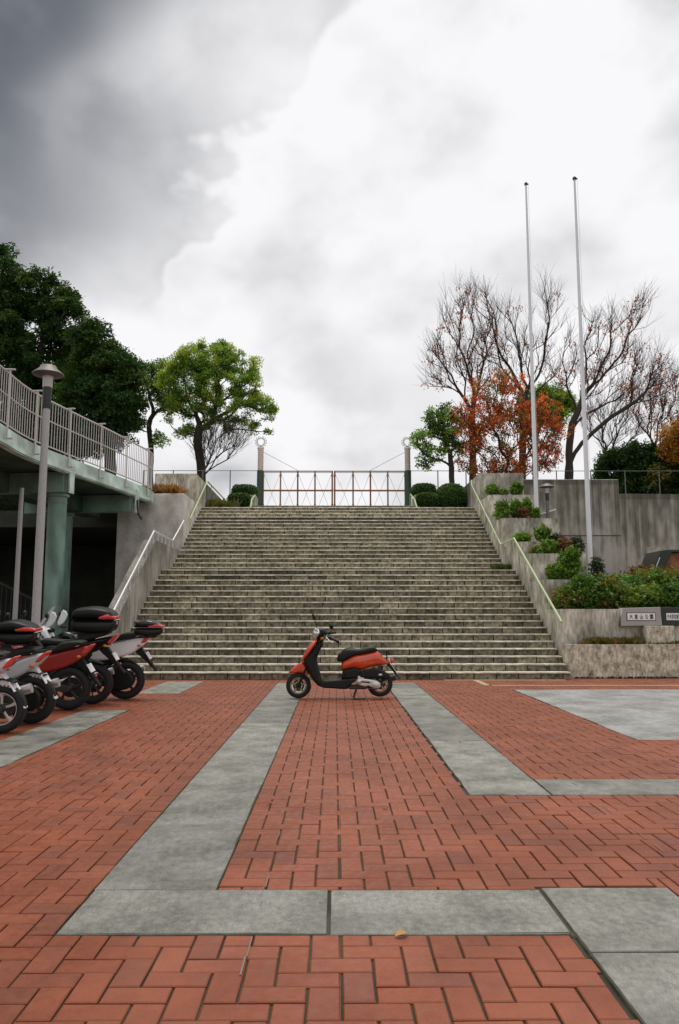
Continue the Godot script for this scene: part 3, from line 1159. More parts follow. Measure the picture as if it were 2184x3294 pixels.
func ribbon(g: Geo, line: Array, y0: float, y1: float, th: float) -> void:
	var b := offset(line, th)
	for i in line.size() - 1:
		var p: Vector2 = line[i]
		var q: Vector2 = line[i + 1]
		var r: Vector2 = b[i]
		var s: Vector2 = b[i + 1]
		var o := Vector3(p.x - r.x, 0, p.y - r.y)
		g.quad(Vector3(p.x, y0, p.y), Vector3(q.x, y0, q.y), Vector3(q.x, y1, q.y), Vector3(p.x, y1, p.y), o)
		g.quad(Vector3(r.x, y0, r.y), Vector3(s.x, y0, s.y), Vector3(s.x, y1, s.y), Vector3(r.x, y1, r.y), -o)
		g.quad(Vector3(p.x, y1, p.y), Vector3(q.x, y1, q.y), Vector3(s.x, y1, s.y), Vector3(r.x, y1, r.y), Vector3.UP)
		g.quad(Vector3(p.x, y0, p.y), Vector3(q.x, y0, q.y), Vector3(s.x, y0, s.y), Vector3(r.x, y0, r.y), Vector3.DOWN)

func railing(label: String, line: Array, y: float, outward: float) -> void:
	var t := thing("bridge_railing", label, "railing")
	var inner := offset(line, -outward * 0.06)
	var pts := []
	for h in [1.2, 0.72, 0.12]:
		var g := Geo.new()
		pts = []
		for p in inner:
			pts.append(Vector3(p.x, y + h, p.y))
		g.tube(pts, [0.024 if h > 1.0 else 0.017], 7)
		part("rail_bar", g, M.rail, t)
	var ball := Geo.new()
	ball.tube([Vector3(0, y + 0.1, 0), Vector3(0, y + 1.19, 0)], [0.0100], 5, false)
	var bm := ball.mesh()
	for a in along(inner, 0.125):
		part("baluster", bm, M.rail, t).position = Vector3(a[0].x, 0, a[0].y)
	var po := Geo.new()
	po.box(Vector3(0, y + 0.5, 0), Vector3(0.042, 1.46, 0.026), 0.004)
	po.box(Vector3(0.0, y + 1.225, 0), Vector3(0.05, 0.03, 0.2), 0.004)
	po.box(Vector3(0.0, y - 0.215, 0.05), Vector3(0.05, 0.03, 0.13), 0.004)
	var pm := po.mesh()
	for a in along(offset(line, outward * 0.035), 1.55):
		var d: Vector2 = a[1]
		var o := part("post", pm, M.rail, t)
		o.transform = Transform3D(Basis(Vector3(d.x, 0, d.y), Vector3.UP, Vector3(-d.y, 0, d.x) * outward), Vector3(a[0].x, 0, a[0].y))

func build_bridge() -> void:
	var near := v2s(Geo.smooth([[-8.2, -2.0], [-7.2, -6.0], [-6.75, -10.0], [-6.6, -13.0], [-6.66, -15.4], [-6.70, -17.2], [-6.42, -19.0], [-6.06, -20.8], [-5.78, -22.4], [-5.58, -23.7], [-5.6, -24.3]], 4))
	var far := v2s(Geo.smooth([[-12.0, -2.0], [-10.9, -6.0], [-10.3, -10.0], [-10.1, -14.0], [-10.1, -17.2], [-9.8, -19.6], [-9.4, -22.0], [-8.95, -24.0], [-8.3, -27.1]], 4))
	var t := thing("footbridge", "curved footbridge with pale mint girder over the parked motorcycles", "footbridge")
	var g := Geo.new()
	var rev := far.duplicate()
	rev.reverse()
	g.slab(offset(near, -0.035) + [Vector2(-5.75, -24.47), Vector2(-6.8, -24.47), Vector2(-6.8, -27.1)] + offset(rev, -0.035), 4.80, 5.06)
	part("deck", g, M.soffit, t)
	g = Geo.new()
	ribbon(g, near, 4.76, 5.10, -0.03)
	part("girder_fascia", g, M.mint, t)
	g = Geo.new()
	ribbon(g, far, 4.70, 5.10, 0.03)
	part("girder_fascia", g, M.mint, t)
	g = Geo.new()
	ribbon(g, offset(near, -0.03), 4.735, 4.755, -0.16)
	part("bottom_flange", g, M.mint, t)
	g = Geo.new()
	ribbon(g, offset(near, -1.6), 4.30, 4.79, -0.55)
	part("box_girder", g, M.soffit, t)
	# cross beams with pale end brackets, pillars below
	var beams := [[Vector2(-6.42, -19.15), Vector2(-9.75, -19.7)], [Vector2(-5.72, -22.75), Vector2(-9.25, -23.3)], [Vector2(-6.68, -15.3), Vector2(-10.1, -15.3)], [Vector2(-6.75, -11.2), Vector2(-10.2, -11.2)], [Vector2(-7.25, -6.6), Vector2(-10.8, -6.4)]]
	for b in beams:
		var a: Vector2 = b[0]
		var c: Vector2 = b[1]
		g = Geo.new()
		var m := (a + c) / 2.0
		var d := (a - c).normalized()
		var bs := Basis(Vector3(d.x, 0, d.y), Vector3.UP, Vector3(-d.y, 0, d.x))
		g.box(Vector3(m.x, 4.535, m.y), Vector3(a.distance_to(c) - 0.3, 0.50, 0.22), 0.01, bs)
		part("cross_beam", g, M.mint_dark, t)
		g = Geo.new()
		g.box(Vector3(a.x, 4.53, a.y), Vector3(0.05, 0.55, 0.22), 0.008, bs)
		g.box(Vector3(a.x, 4.83, a.y), Vector3(0.06, 0.26, 0.16), 0.008, bs)
		for k in 3:
			for s in [-0.05, 0.05]:
				g.ball(bs * Vector3(0.035, 0, s) + Vector3(a.x, 4.76 + k * 0.07, a.y), Vector3.ONE * 0.016, 6, 4)
		part("end_bracket", g, M.mint, t)
	for p in [[-6.86, -19.5, 0.225], [-7.92, -23.15, 0.235], [-8.4, -15.3, 0.225], [-8.5, -11.2, 0.225], [-9.0, -6.5, 0.225]]:
		g = Geo.new()
		g.lathe([Vector2(0, 0), Vector2(p[2], 0), Vector2(p[2], 4.05), Vector2(p[2] + 0.015, 4.05), Vector2(p[2] + 0.015, 4.08), Vector2(p[2], 4.08), Vector2(p[2], 4.2), Vector2(p[2] + 0.05, 4.22), Vector2(p[2] + 0.05, 4.285), Vector2(0, 4.285)], Vector3(p[0], 0, p[1]), Vector3.UP, 24, true)
		part("pillar", g, M.mint_dark, t)
	g = Geo.new()
	g.tube([Vector3(-5.68, 4.62, -22.68), Vector3(-5.66, 4.4, -22.62), Vector3(-5.62, 4.2, -22.6), Vector3(-5.52, 4.05, -22.58)], [0.03], 8)
	part("drain_pipe", g, M.gloss, t)
	railing("grey steel railing with thin balusters on the pale mint girder of the footbridge", near, 5.07, 1.0)
	railing("grey steel railing on the far edge of the footbridge deck", far, 5.07, -1.0)
	# dark stair rail under the bridge and a thin pole behind the pillar
	var r := thing("dark_railing", "dark sloping stair railing in the shade under the footbridge", "railing")
	g = Geo.new()
	g.tube([Vector3(-9.4, 2.55, -20.5), Vector3(-7.2, 1.5, -20.3)], [0.04], 6)
	part("handrail", g, M.monument_edge, r)
	g = Geo.new()
	g.tube([Vector3(-9.4, 0.4, -20.5), Vector3(-7.2, 0.3, -20.3)], [0.03], 6)
	part("bottom_bar", g, M.monument_edge, r)
	for i in 18:
		var f := i / 17.0
		g = Geo.new()
		g.tube([Vector3(-9.4 + 2.2 * f, 0.4 - 0.1 * f, -20.5 + 0.2 * f), Vector3(-9.4 + 2.2 * f, 2.55 - 1.05 * f, -20.5 + 0.2 * f)], [0.012], 5, false)
		part("baluster", g, M.monument_edge, r)
	g = Geo.new()
	g.lathe([Vector2(0, 0), Vector2(0.06, 0), Vector2(0.05, 4.25), Vector2(0, 4.25)], Vector3(-7.28, 0, -18.3), Vector3.UP, 12)
	solo("slim_pole", g, M.pole, "slim grey pole in the shade beside the mint pillar", "pole")
	g = Geo.new()
	g.box(Vector3(-8.6, 0.45, -17.6), Vector3(4.2, 0.9, 0.25), 0.02)
	g.box(Vector3(-8.6, 0.92, -17.6), Vector3(4.3, 0.06, 0.33), 0.01)
	solo("low_wall", g, M.core, "low dark wall behind the motorcycles under the footbridge", "wall")

# ---------- gate ----------
func build_gate() -> void:
	var zg := -32.0
	var y0 := 5.27
	var y1 := 7.22
	for s in [-1, 1]:
		var xa := -2.93 if s < 0 else -0.02
		var xb := -0.12 if s < 0 else 2.81
		var t := thing("gate_leaf", "rusty tube gate leaf with X bracing rods, on the %s side" % ["round green tree's", "orange tree's"][int(s > 0)], "gate", Vector3.ZERO, 0.0, "")
		for i in 5:
			var x := lerpf(xa, xb, i / 4.0)
			var g := Geo.new()
			g.tube([Vector3(x, y0, zg), Vector3(x, y1, zg)], [0.033], 8)
			for k in 3:
				g.tube([Vector3(x, y0 + 0.5 + 0.6 * k, zg), Vector3(x, y0 + 0.58 + 0.6 * k, zg)], [0.042], 8)
			part("upright", g, M.rust_red if i == 0 or i == 4 or i == 2 else M.rust, t)
		for y in [y1 - 0.02, 6.40, y0 + 0.06]:
			var g := Geo.new()
			g.tube([Vector3(xa, y, zg + 0.012), Vector3(xb, y, zg + 0.012)], [0.036 if y > 6.3 and y < 6.5 else 0.026], 8)
			part("cross_rail", g, M.rust_red if y < 7.0 else M.rust, t)
		var g2 := Geo.new()
		g2.tube([Vector3(xa, y1 - 0.07, zg - 0.02), Vector3(xb, y1 - 0.07, zg - 0.02)], [0.012], 6)
		part("top_wire", g2, M.wire, t)
		for i in 4:
			var a := lerpf(xa, xb, i / 4.0)
			var b := lerpf(xa, xb, (i + 1) / 4.0)
			for q in [[a, b], [b, a]]:
				var g := Geo.new()
				g.tube([Vector3(q[0], y0 + 0.1, zg - 0.015), Vector3(q[1], y1 - 0.06, zg - 0.015)], [0.0055], 5)
				part("brace_rod", g, M.wire, t)
	for s in [-1, 1]:
		var x := -3.05 if s < 0 else 2.92
		var t := thing("gate_column", "gate column, green shaft, pale studded collar, laurel wreath, beside the %s" % ["round green tree", "small leaning tree"][int(s > 0)], "column", Vector3(x, 5.1, zg))
		var g := Geo.new()
		g.lathe([Vector2(0, 0), Vector2(0.13, 0), Vector2(0.13, 0.04), Vector2(0.098, 0.05), Vector2(0.098, 2.14), Vector2(0, 2.14)], Vector3.ZERO, Vector3.UP, 16)
		part("shaft", g, M.green_post, t)
		g = Geo.new()
		g.lathe([Vector2(0, 2.13), Vector2(0.112, 2.13), Vector2(0.112, 3.0), Vector2(0.14, 3.02), Vector2(0.14, 3.08), Vector2(0, 3.1)], Vector3.ZERO, Vector3.UP, 16)
		part("collar", g, M.blush, t)
		g = Geo.new()
		for r in 11:
			for k in 10:
				var a := TAU * (k + 0.5 * (r % 2)) / 10.0
				g.ball(Vector3(cos(a) * 0.112, 2.19 + r * 0.076, sin(a) * 0.112), Vector3(0.014, 0.017, 0.014), 5, 4)
		var st := part("collar_studs", g, M.blush_dark, t)
		st.set_meta("kind", "stuff")
		g = Geo.new()
		g.ring(Vector3(0, 3.32, 0), Vector3(0, 0, 1), 0.18, 0.010, 0.010, 24, 6)
		part("wreath_ring", g, M.wreath, t)
		for k in 12:
			var a := -PI / 2.0 + (k - 5.5) / 5.5 * 2.55
			for io in [-1.0, 1.0]:
				var d := Vector3(cos(a), sin(a), 0)
				var tn: Vector3 = Vector3(-d.y, d.x, 0) * signf(k - 5.4)
				var ax: Vector3 = (tn + d * io * 0.4).normalized()
				g = Geo.new()
				g.ball(Vector3.ZERO, Vector3(0.014, 0.048, 0.008), 6, 5)
				g.moved(Transform3D(Basis(ax.cross(Vector3(0, 0, 1)), ax, Vector3(0, 0, 1)), Vector3(0, 3.32, 0) + d * (0.18 + io * 0.028) + ax * 0.045))
				part("laurel_leaf", g, M.wreath, t)
		g = Geo.new()
		g.box(Vector3(0, 3.13, 0), Vector3(0.09, 0.08, 0.05), 0.01)
		part("wreath_foot", g, M.wreath, t)
	for s in [-1, 1]:
		var g := Geo.new()
		g.tube([Vector3(-2.95 if s < 0 else 2.82, 8.0, zg), Vector3(-1.5 if s < 0 else 1.36, 7.22, zg)], [0.008], 5)
		solo("stay_wire", g, M.wire, "thin stay wire from gate column to gate top on the %s side" % ["round tree's", "orange tree's"][int(s > 0)], "wire")
		var t := thing("mesh_fence", "thin wire fence beside the gate, in front of the %s" % ["round green tree", "bare trees"][int(s > 0)], "fence")
		var xs := [-3.17, -4.28, -5.4, -6.6, -7.8] if s < 0 else [3.04, 4.15, 5.3, 6.5, 7.7, 9.0, 10.4, 11.8, 13.2, 14.8, 16.4, 18.0, 19.6]
		for x in xs:
			g = Geo.new()
			g.tube([Vector3(x, 4.9, zg), Vector3(x, 7.24, zg)], [0.022], 8)
			part("post", g, M.fence, t)
		g = Geo.new()
		g.tube([Vector3(xs[0], 7.22, zg), Vector3(xs[-1], 7.22, zg)], [0.014], 6)
		part("top_rail", g, M.fence, t)
	# concrete planters with clipped bushes
	for s in [-1, 1]:
		var x := -3.42 if s < 0 else 3.37
		var g := Geo.new()
		g.box(Vector3(x, 5.45, -29.9), Vector3(0.9, 0.76, 0.9), 0.02)
		solo("bush_planter", g, M.planter, "square concrete planter with a clipped bush on top, near the %s" % ["round green tree", "orange tree"][int(s > 0)], "planter")

# ---------- plants ----------
func leaf_mesh(l: float, w: float, count: int, spread: float, sd: int) -> ArrayMesh:
	var q := RandomNumberGenerator.new()
	q.seed = sd
	var g := Geo.new()
	for i in count:
		var p := Vector3(q.randf_range(-1, 1), q.randf_range(-1, 1), q.randf_range(-1, 1)) * spread
		var bs := Basis.from_euler(Vector3(q.randf_range(-1.3, 0.7), q.randf_range(0, TAU), q.randf_range(-1.0, 1.0)))
		var a := p
		var b := p + bs * Vector3(w / 2.0, l * 0.06, l * 0.45)
		var c := p + bs * Vector3(0, -l * 0.08, l)
		var d := p + bs * Vector3(-w / 2.0, l * 0.06, l * 0.45)
		var nn := bs * Vector3.UP
		g.tri(a, b, c, nn, nn, nn)
		g.tri(a, c, d, nn, nn, nn)
	return g.mesh()

# tree skeleton that reaches points spread through the lobes of its crown
func grow(trunk: Array, lobes: Array, count: int, bias: float, up: float, jit: float) -> Dictionary:
	var pos := PackedVector3Array()
	var par := PackedInt32Array()
	var pl := PackedFloat32Array()
	var prev := -1
	for i in trunk.size() - 1:
		var steps := maxi(2, int(trunk[i].distance_to(trunk[i + 1]) / 0.35))
		for k in steps:
			var p: Vector3 = trunk[i].lerp(trunk[i + 1], float(k) / steps) + Vector3(R(-1, 1), 0, R(-1, 1)) * 0.02
			pos.append(p)
			par.append(prev)
			pl.append(0.0 if prev < 0 else pl[prev] + pos[prev].distance_to(p))
			prev = pos.size() - 1
	var tot := 0.0
	for l in lobes:
		tot += l[3] * l[4]
	var tips := []
	for l in lobes:
		var n := int(ceil(count * l[3] * l[4] / tot))
		for i in n:
			var d := Vector3(R(-1, 1), R(-1, 1), R(-1, 1))
			while d.length() > 1.0:
				d = Vector3(R(-1, 1), R(-1, 1), R(-1, 1))
			d = d.normalized() * pow(d.length(), 0.7)
			tips.append(Vector3(l[0] + d.x * l[3], l[1] + d.y * l[4], l[2] + d.z * (l[3] + l[4]) * 0.5))
	var root: Vector3 = trunk[-1]
	tips.sort_custom(func(a, b): return a.distance_squared_to(root) < b.distance_squared_to(root))
	var first := int(pos.size() * 0.45)
	var made := []
	for t: Vector3 in tips:
		var best := -1
		var bc := 1e9
		for i in range(first, pos.size()):
			var dv := t - pos[i]
			var d := dv.length()
			var cost := d + bias * pl[i] + up * maxf(0.0, 0.25 * d - dv.y)
			if cost < bc:
				bc = cost
				best = i
		var d0 := pos[best].distance_to(t)
		if d0 < 0.05:
			continue
		var n := maxi(1, int(d0 / 0.3))
		var dir := (t - pos[best]).normalized()
		if par[best] >= 0:
			dir = (pos[best] - pos[par[best]]).normalized()
		var c1 := pos[best] + (dir * 0.6 + Vector3.UP * 0.15) * d0 * 0.4
		var a := pos[best]
		var last := best
		for k in range(1, n + 1):
			var f := float(k) / n
			var p := a.lerp(c1, f).lerp(c1.lerp(t, f), f)
			if k < n:
				p += Vector3(R(-1, 1), R(-1, 1), R(-1, 1)) * jit
			pos.append(p)
			par.append(last)
			pl.append(pl[last] + pos[last].distance_to(p))
			last = pos.size() - 1
		made.append(last)
	return {"pos": pos, "par": par, "tips": made, "points": tips}

func wood(s: Dictionary, base_r: float, tip_r: float, power: float) -> Geo:
	var pos: PackedVector3Array = s.pos
	var par: PackedInt32Array = s.par
	var N := pos.size()
	var load_ := PackedFloat32Array()
	load_.resize(N)
	var kids := []
	kids.resize(N)
	for i in N:
		kids[i] = []
	for i in range(N - 1, -1, -1):
		if load_[i] == 0.0:
			load_[i] = 1.0
		if par[i] >= 0:
			load_[par[i]] += load_[i]
			kids[par[i]].append(i)
	var top := load_[0]
	var g := Geo.new()
	var done := {}
	var stack := [0]
	# follow the stoutest child to make long limbs
	while stack.size():
		var st: int = stack.pop_back()
		var pts := []
		var rad := []
		if par[st] >= 0:
			pts.append(pos[par[st]])
			rad.append(tip_r + (base_r - tip_r) * pow(load_[st] / top, power))
		var i := st
		while i >= 0:
			pts.append(pos[i])
			rad.append(tip_r + (base_r - tip_r) * pow(load_[i] / top, power))
			var nx := -1
			for k in kids[i]:
				if nx < 0 or load_[k] > load_[nx]:
					nx = k
			for k in kids[i]:
				if k != nx:
					stack.append(k)
			i = nx
		if pts.size() > 1:
			if par[st] < 0:
				rad[0] *= 1.35
			rad[-1] *= 0.5
			g.tube(pts, rad, 8 if rad[0] > 0.05 else (5 if rad[0] > 0.02 else 3), false)
	return g

func twigs(s: Dictionary, per: int, l0: float, l1: float, r: float, up: float) -> Geo:
	var g := Geo.new()
	var pos: PackedVector3Array = s.pos
	var par: PackedInt32Array = s.par
	for t: int in s.tips:
		var p := par[t]
		var dir := (pos[t] - pos[p]).normalized()
		for k in per:
			var at := pos[t] if k < per / 2.0 or rng.randf() < 0.4 else pos[p]
			var d := (dir + Vector3(R(-1, 1), R(-0.6, 1), R(-1, 1)) * 0.75 + Vector3.UP * up).normalized()
			var l := R(l0, l1)
			var e := (d + Vector3(R(-1, 1), R(0, 1) * up, R(-1, 1)) * 0.35).normalized()
			g.tube([at, at + d * l * 0.5, at + (d + e) * l * 0.5], [r, r * 0.8, r * 0.35], 3, false)
			if rng.randf() < 0.6:
				var f := (d + Vector3(R(-1, 1), R(-0.2, 1), R(-1, 1)) * 0.8).normalized()
				g.tube([at + d * l * 0.4, at + d * l * 0.4 + f * l * 0.5], [r * 0.7, r * 0.35], 3, false)
	return g

func crown(s: Dictionary, per: int, spread: float, flat: float, leaf: Mesh, tones: Array, size: float, parent: Node, keep := 1.0, called := "crown") -> void:
	var where := []
	var tint := []
	for p: Vector3 in s.points:
		if rng.randf() > keep:
			continue
		var base: Color = tones[rng.randi() % tones.size()]
		var rr := spread * R(0.7, 1.3)
		for k in per:
			var d := Vector3(rng.randfn(), rng.randfn(), rng.randfn()).normalized() * pow(rng.randf(), 0.4)
			d.y = d.y * flat + 0.1 - 0.25 * (d.x * d.x + d.z * d.z)
			var f := R(0.7, 1.3)
			tint.append(Color(base.r * f, base.g * f, base.b * f))
			where.append(Transform3D(Basis.from_euler(Vector3(R(-0.5, 0.5), R(0, TAU), R(-0.5, 0.5))) * Basis.from_scale(Vector3.ONE * size * R(0.7, 1.3)), p + d * rr))
	scatter(called, leaf, M.leaf, where, tint, parent)

const TREES := {
	"big_left": [[Vector3(-13.93, 6.69, -36), Vector3(-13.99, 9.72, -36), Vector3(-13.89, 11.78, -36)], [[-15.81, 17.27, -36.0, 0.62, 1.54], [-14.24, 16.63, -36.0, 1.13, 1.02], [-13.19, 15.99, -36.0, 1.02, 0.92], [-12.74, 15.04, -36.0, 1.22, 1.12], [-14.55, 14.71, -36.0, 1.83, 1.22], [-15.27, 13.03, -36.0, 1.62, 1.62], [-13.45, 13.03, -36.0, 1.82, 1.42], [-12.06, 13.45, -36.0, 1.11, 1.22], [-14.35, 10.96, -36.0, 2.21, 1.4], [-15.71, 15.56, -36.0, 1.12, 1.43], [-14.88, 9.52, -36.0, 1.2, 0.9], [-13.28, 9.52, -36.0, 1.4, 0.9]]],
	"mid_left": [[Vector3(-9.36, 6.79, -33), Vector3(-9.53, 9.02, -33), Vector3(-9.67, 10.34, -33)], [[-10.42, 12.82, -33.0, 0.93, 0.93], [-9.73, 11.86, -33.0, 1.11, 0.93], [-8.79, 11.48, -33.0, 0.7, 0.74], [-10.62, 10.91, -33.0, 1.29, 1.11], [-9.13, 10.53, -33.0, 0.92, 0.92], [-9.83, 9.59, -33.0, 1.1, 0.73], [-8.73, 9.77, -33.0, 0.55, 0.74], [-11.3, 9.77, -33.0, 1.1, 0.92], [-10.53, 8.83, -33.0, 1.1, 0.73], [-11.43, 8.46, -33.0, 1.1, 0.55], [-9.52, 8.84, -33.0, 0.73, 0.46]]],
	"thin_left": [[Vector3(-8.63, 7.88, -37), Vector3(-8.72, 9.34, -37), Vector3(-8.85, 10.28, -37), Vector3(-8.73, 11.02, -37)], [[-8.93, 12.72, -37.0, 0.66, 0.73], [-8.49, 11.98, -37.0, 0.62, 0.72], [-8.1, 12.94, -37.0, 0.58, 0.58], [-9.77, 10.28, -37.0, 0.37, 0.25], [-8.32, 9.65, -37.0, 0.33, 0.29], [-7.86, 11.45, -37.0, 0.45, 0.5]]],
	"round": [[Vector3(-5.92, 7.33, -35), Vector3(-5.98, 8.11, -35), Vector3(-6.16, 9.1, -35), Vector3(-6.11, 10.3, -35)], [[-5.42, 12.82, -35.0, 1.22, 0.71], [-4.33, 12.52, -35.0, 0.88, 0.75], [-6.59, 12.41, -35.0, 0.98, 0.79], [-7.36, 11.9, -35.0, 0.78, 0.75], [-5.01, 11.7, -35.0, 1.37, 0.78], [-3.73, 11.6, -35.0, 0.74, 0.71], [-6.16, 11.0, -35.0, 1.17, 0.88], [-4.5, 10.7, -35.0, 1.07, 0.74], [-3.42, 10.6, -35.0, 0.62, 0.55], [-2.8, 10.4, -35.0, 0.31, 0.43], [-7.43, 10.69, -35.0, 0.55, 0.66], [-6.82, 9.8, -35.0, 0.62, 0.39], [-5.36, 9.8, -35.0, 0.78, 0.35], [-3.9, 9.8, -35.0, 0.43, 0.27], [-2.98, 9.7, -35.0, 0.16, 0.16], [-6.05, 12.96, -35.0, 1.08, 0.71], [-5.33, 13.23, -35.0, 0.79, 0.43]]],
	"twig_l": [[Vector3(-6, 7.06, -34), Vector3(-5.73, 7.54, -34), Vector3(-5.36, 8.11, -34)], [[-5.0, 8.69, -34.0, 0.94, 0.66], [-4.44, 9.07, -34.0, 0.57, 0.47], [-5.75, 8.49, -34.0, 0.56, 0.56]]],
	"bare1": [[Vector3(5.91, 7.17, -34), Vector3(5.93, 8.12, -34), Vector3(5.99, 9.28, -34), Vector3(5.88, 10.25, -34)], [[4.48, 11.81, -34.0, 0.67, 0.86], [4.98, 13.2, -34.0, 0.77, 1.15], [5.85, 13.2, -34.0, 0.86, 1.54], [5.21, 14.8, -34.0, 0.58, 0.77], [5.9, 15.41, -34.0, 0.58, 0.68], [4.31, 12.8, -34.0, 0.48, 0.38], [6.4, 12.01, -34.0, 0.76, 1.15], [6.83, 14.0, -34.0, 0.48, 0.96]]],
	"bare2": [[Vector3(8.27, 7.34, -35), Vector3(8.35, 8.72, -35), Vector3(8.5, 10.51, -35), Vector3(8.57, 11.52, -35)], [[6.67, 15.83, -35.0, 0.6, 0.7], [7.44, 14.79, -35.0, 0.7, 0.99], [7.01, 13.56, -35.0, 0.89, 0.79], [7.99, 13.15, -35.0, 0.79, 0.99], [8.42, 14.38, -35.0, 0.5, 0.99], [9.77, 16.04, -35.0, 0.6, 0.6], [9.92, 14.8, -35.0, 0.44, 0.99], [9.07, 12.94, -35.0, 0.79, 0.99], [9.75, 12.54, -35.0, 0.35, 0.79]]],
	"bare3": [[Vector3(9.75, 6.99, -33), Vector3(9.83, 8.11, -33), Vector3(10.02, 9.42, -33), Vector3(10.53, 10.56, -33)], [[9.92, 11.51, -33.0, 0.56, 0.74], [10.16, 12.86, -33.0, 0.37, 0.56], [11.06, 12.09, -33.0, 0.93, 0.84], [12.25, 13.64, -33.0, 0.84, 0.75], [13.21, 14.23, -33.0, 0.56, 0.75], [12.56, 12.28, -33.0, 0.93, 0.74], [13.48, 12.09, -33.0, 0.74, 0.65], [11.56, 10.94, -33.0, 1.11, 0.56], [13.05, 10.94, -33.0, 1.11, 0.56], [14.0, 11.32, -33.0, 0.56, 0.74], [10.94, 13.64, -33.0, 0.47, 0.65]]],
	"bare4": [[Vector3(12.56, 7.49, -37), Vector3(12.71, 8.73, -37), Vector3(12.86, 9.78, -37)], [[12.91, 10.84, -37.0, 1.03, 0.83], [13.77, 11.47, -37.0, 0.83, 0.83], [12.28, 10.62, -37.0, 0.62, 0.83], [14.12, 10.2, -37.0, 0.62, 0.82], [13.27, 9.57, -37.0, 0.82, 0.62]]],
	"bare5": [[Vector3(14.64, 7.12, -36), Vector3(14.67, 8.53, -36), Vector3(14.68, 9.55, -36)], [[15.01, 11.2, -36.0, 0.71, 0.81], [15.65, 11.82, -36.0, 0.61, 0.81], [14.37, 10.58, -36.0, 0.6, 0.8], [15.35, 9.96, -36.0, 0.6, 0.8], [16.19, 10.58, -36.0, 0.8, 1.01]]],
	"orange": [[Vector3(6.66, 6.38, -31), Vector3(6.73, 6.82, -31), Vector3(6.69, 7.34, -31)], [[6.76, 9.99, -31.0, 0.95, 0.78], [5.79, 9.28, -31.0, 0.95, 0.78], [7.7, 9.28, -31.0, 0.87, 0.69], [5.17, 8.39, -31.0, 0.65, 0.78], [6.72, 8.57, -31.0, 1.29, 0.86], [8.19, 8.48, -31.0, 0.72, 0.78], [5.58, 7.51, -31.0, 0.86, 0.69], [7.3, 7.52, -31.0, 1.2, 0.69], [8.42, 7.69, -31.0, 0.48, 0.6], [6.68, 6.91, -31.0, 0.94, 0.43], [6.78, 10.7, -31.0, 0.7, 0.52], [8.22, 9.46, -31.0, 0.69, 0.69], [8.88, 8.48, -31.0, 0.48, 0.69], [4.96, 9.19, -31.0, 0.43, 0.69], [5.99, 10.35, -31.0, 0.52, 0.52]]],
	"green_r": [[Vector3(9.54, 7.65, -38), Vector3(9.72, 10.22, -38)], [[10.32, 12.07, -38.0, 0.81, 0.68], [11.15, 11.64, -38.0, 0.68, 0.6], [9.56, 11.75, -38.0, 0.64, 0.64], [10.5, 11.09, -38.0, 0.95, 0.53]]],
	"green_c": [[Vector3(4.58, 6.38, -31), Vector3(4.57, 7.16, -31), Vector3(4.52, 7.78, -31), Vector3(4.21, 8.21, -31)], [[3.88, 9.18, -31.0, 0.62, 0.41], [4.32, 9.45, -31.0, 0.31, 0.31], [3.44, 8.3, -31.0, 0.43, 0.41], [4.05, 8.57, -31.0, 0.45, 0.38], [3.86, 7.69, -31.0, 0.55, 0.41], [4.48, 8.83, -31.0, 0.41, 0.52], [3.51, 7.25, -31.0, 0.26, 0.21], [4.64, 8.04, -31.0, 0.34, 0.52]]],
	"dark_r": [[Vector3(13.68, 6.71, -36), Vector3(13.73, 7.72, -36)], [[13.47, 8.53, -36.0, 0.96, 0.64], [12.84, 7.92, -36.0, 0.8, 0.8], [14.04, 7.92, -36.0, 1.0, 0.8], [13.4, 7.12, -36.0, 0.99, 0.6], [14.47, 8.53, -36.0, 0.6, 0.6]]],
	"dark_r2": [[Vector3(14.84, 6.37, -35), Vector3(14.9, 7.54, -35)], [[14.91, 7.74, -35.0, 0.77, 0.77], [15.25, 8.53, -35.0, 0.78, 0.68], [14.58, 6.95, -35.0, 0.68, 0.48], [15.68, 7.54, -35.0, 0.77, 0.97]]],
	"gold": [[Vector3(15.01, 6.79, -34), Vector3(15, 8.32, -34)], [[14.86, 9.19, -34.0, 0.57, 0.42], [14.69, 8.51, -34.0, 0.42, 0.42], [15.42, 9.09, -34.0, 0.76, 0.76]]],
}

var orange_twigs: Geo

func green_tree(key: String, label: String, called: String, count: int, per: int, spread: float, tones: Array, base_r: float, leaf: Mesh, keep := 1.0, size := 1.0) -> Node3D:
	var trunk: Array = TREES[key][0].duplicate()
	trunk[0] = Vector3(trunk[0].x, 4.9, trunk[0].z)
	var t := thing(called, label, "tree", trunk[0])
	var s := grow(trunk, TREES[key][1], count, 0.35, 0.8, 0.05)
	var o := part("trunk", wood(s, base_r, 0.010, 0.58), M.bark, t)
	o.position = -trunk[0]
	crown(s, per, spread, 0.8, leaf, tones, size, t, keep)
	t.get_child(1).position = -trunk[0]
	if key == "orange":
		orange_twigs = twigs(s, 3, 0.25, 0.6, 0.006, 0.6)
	return t

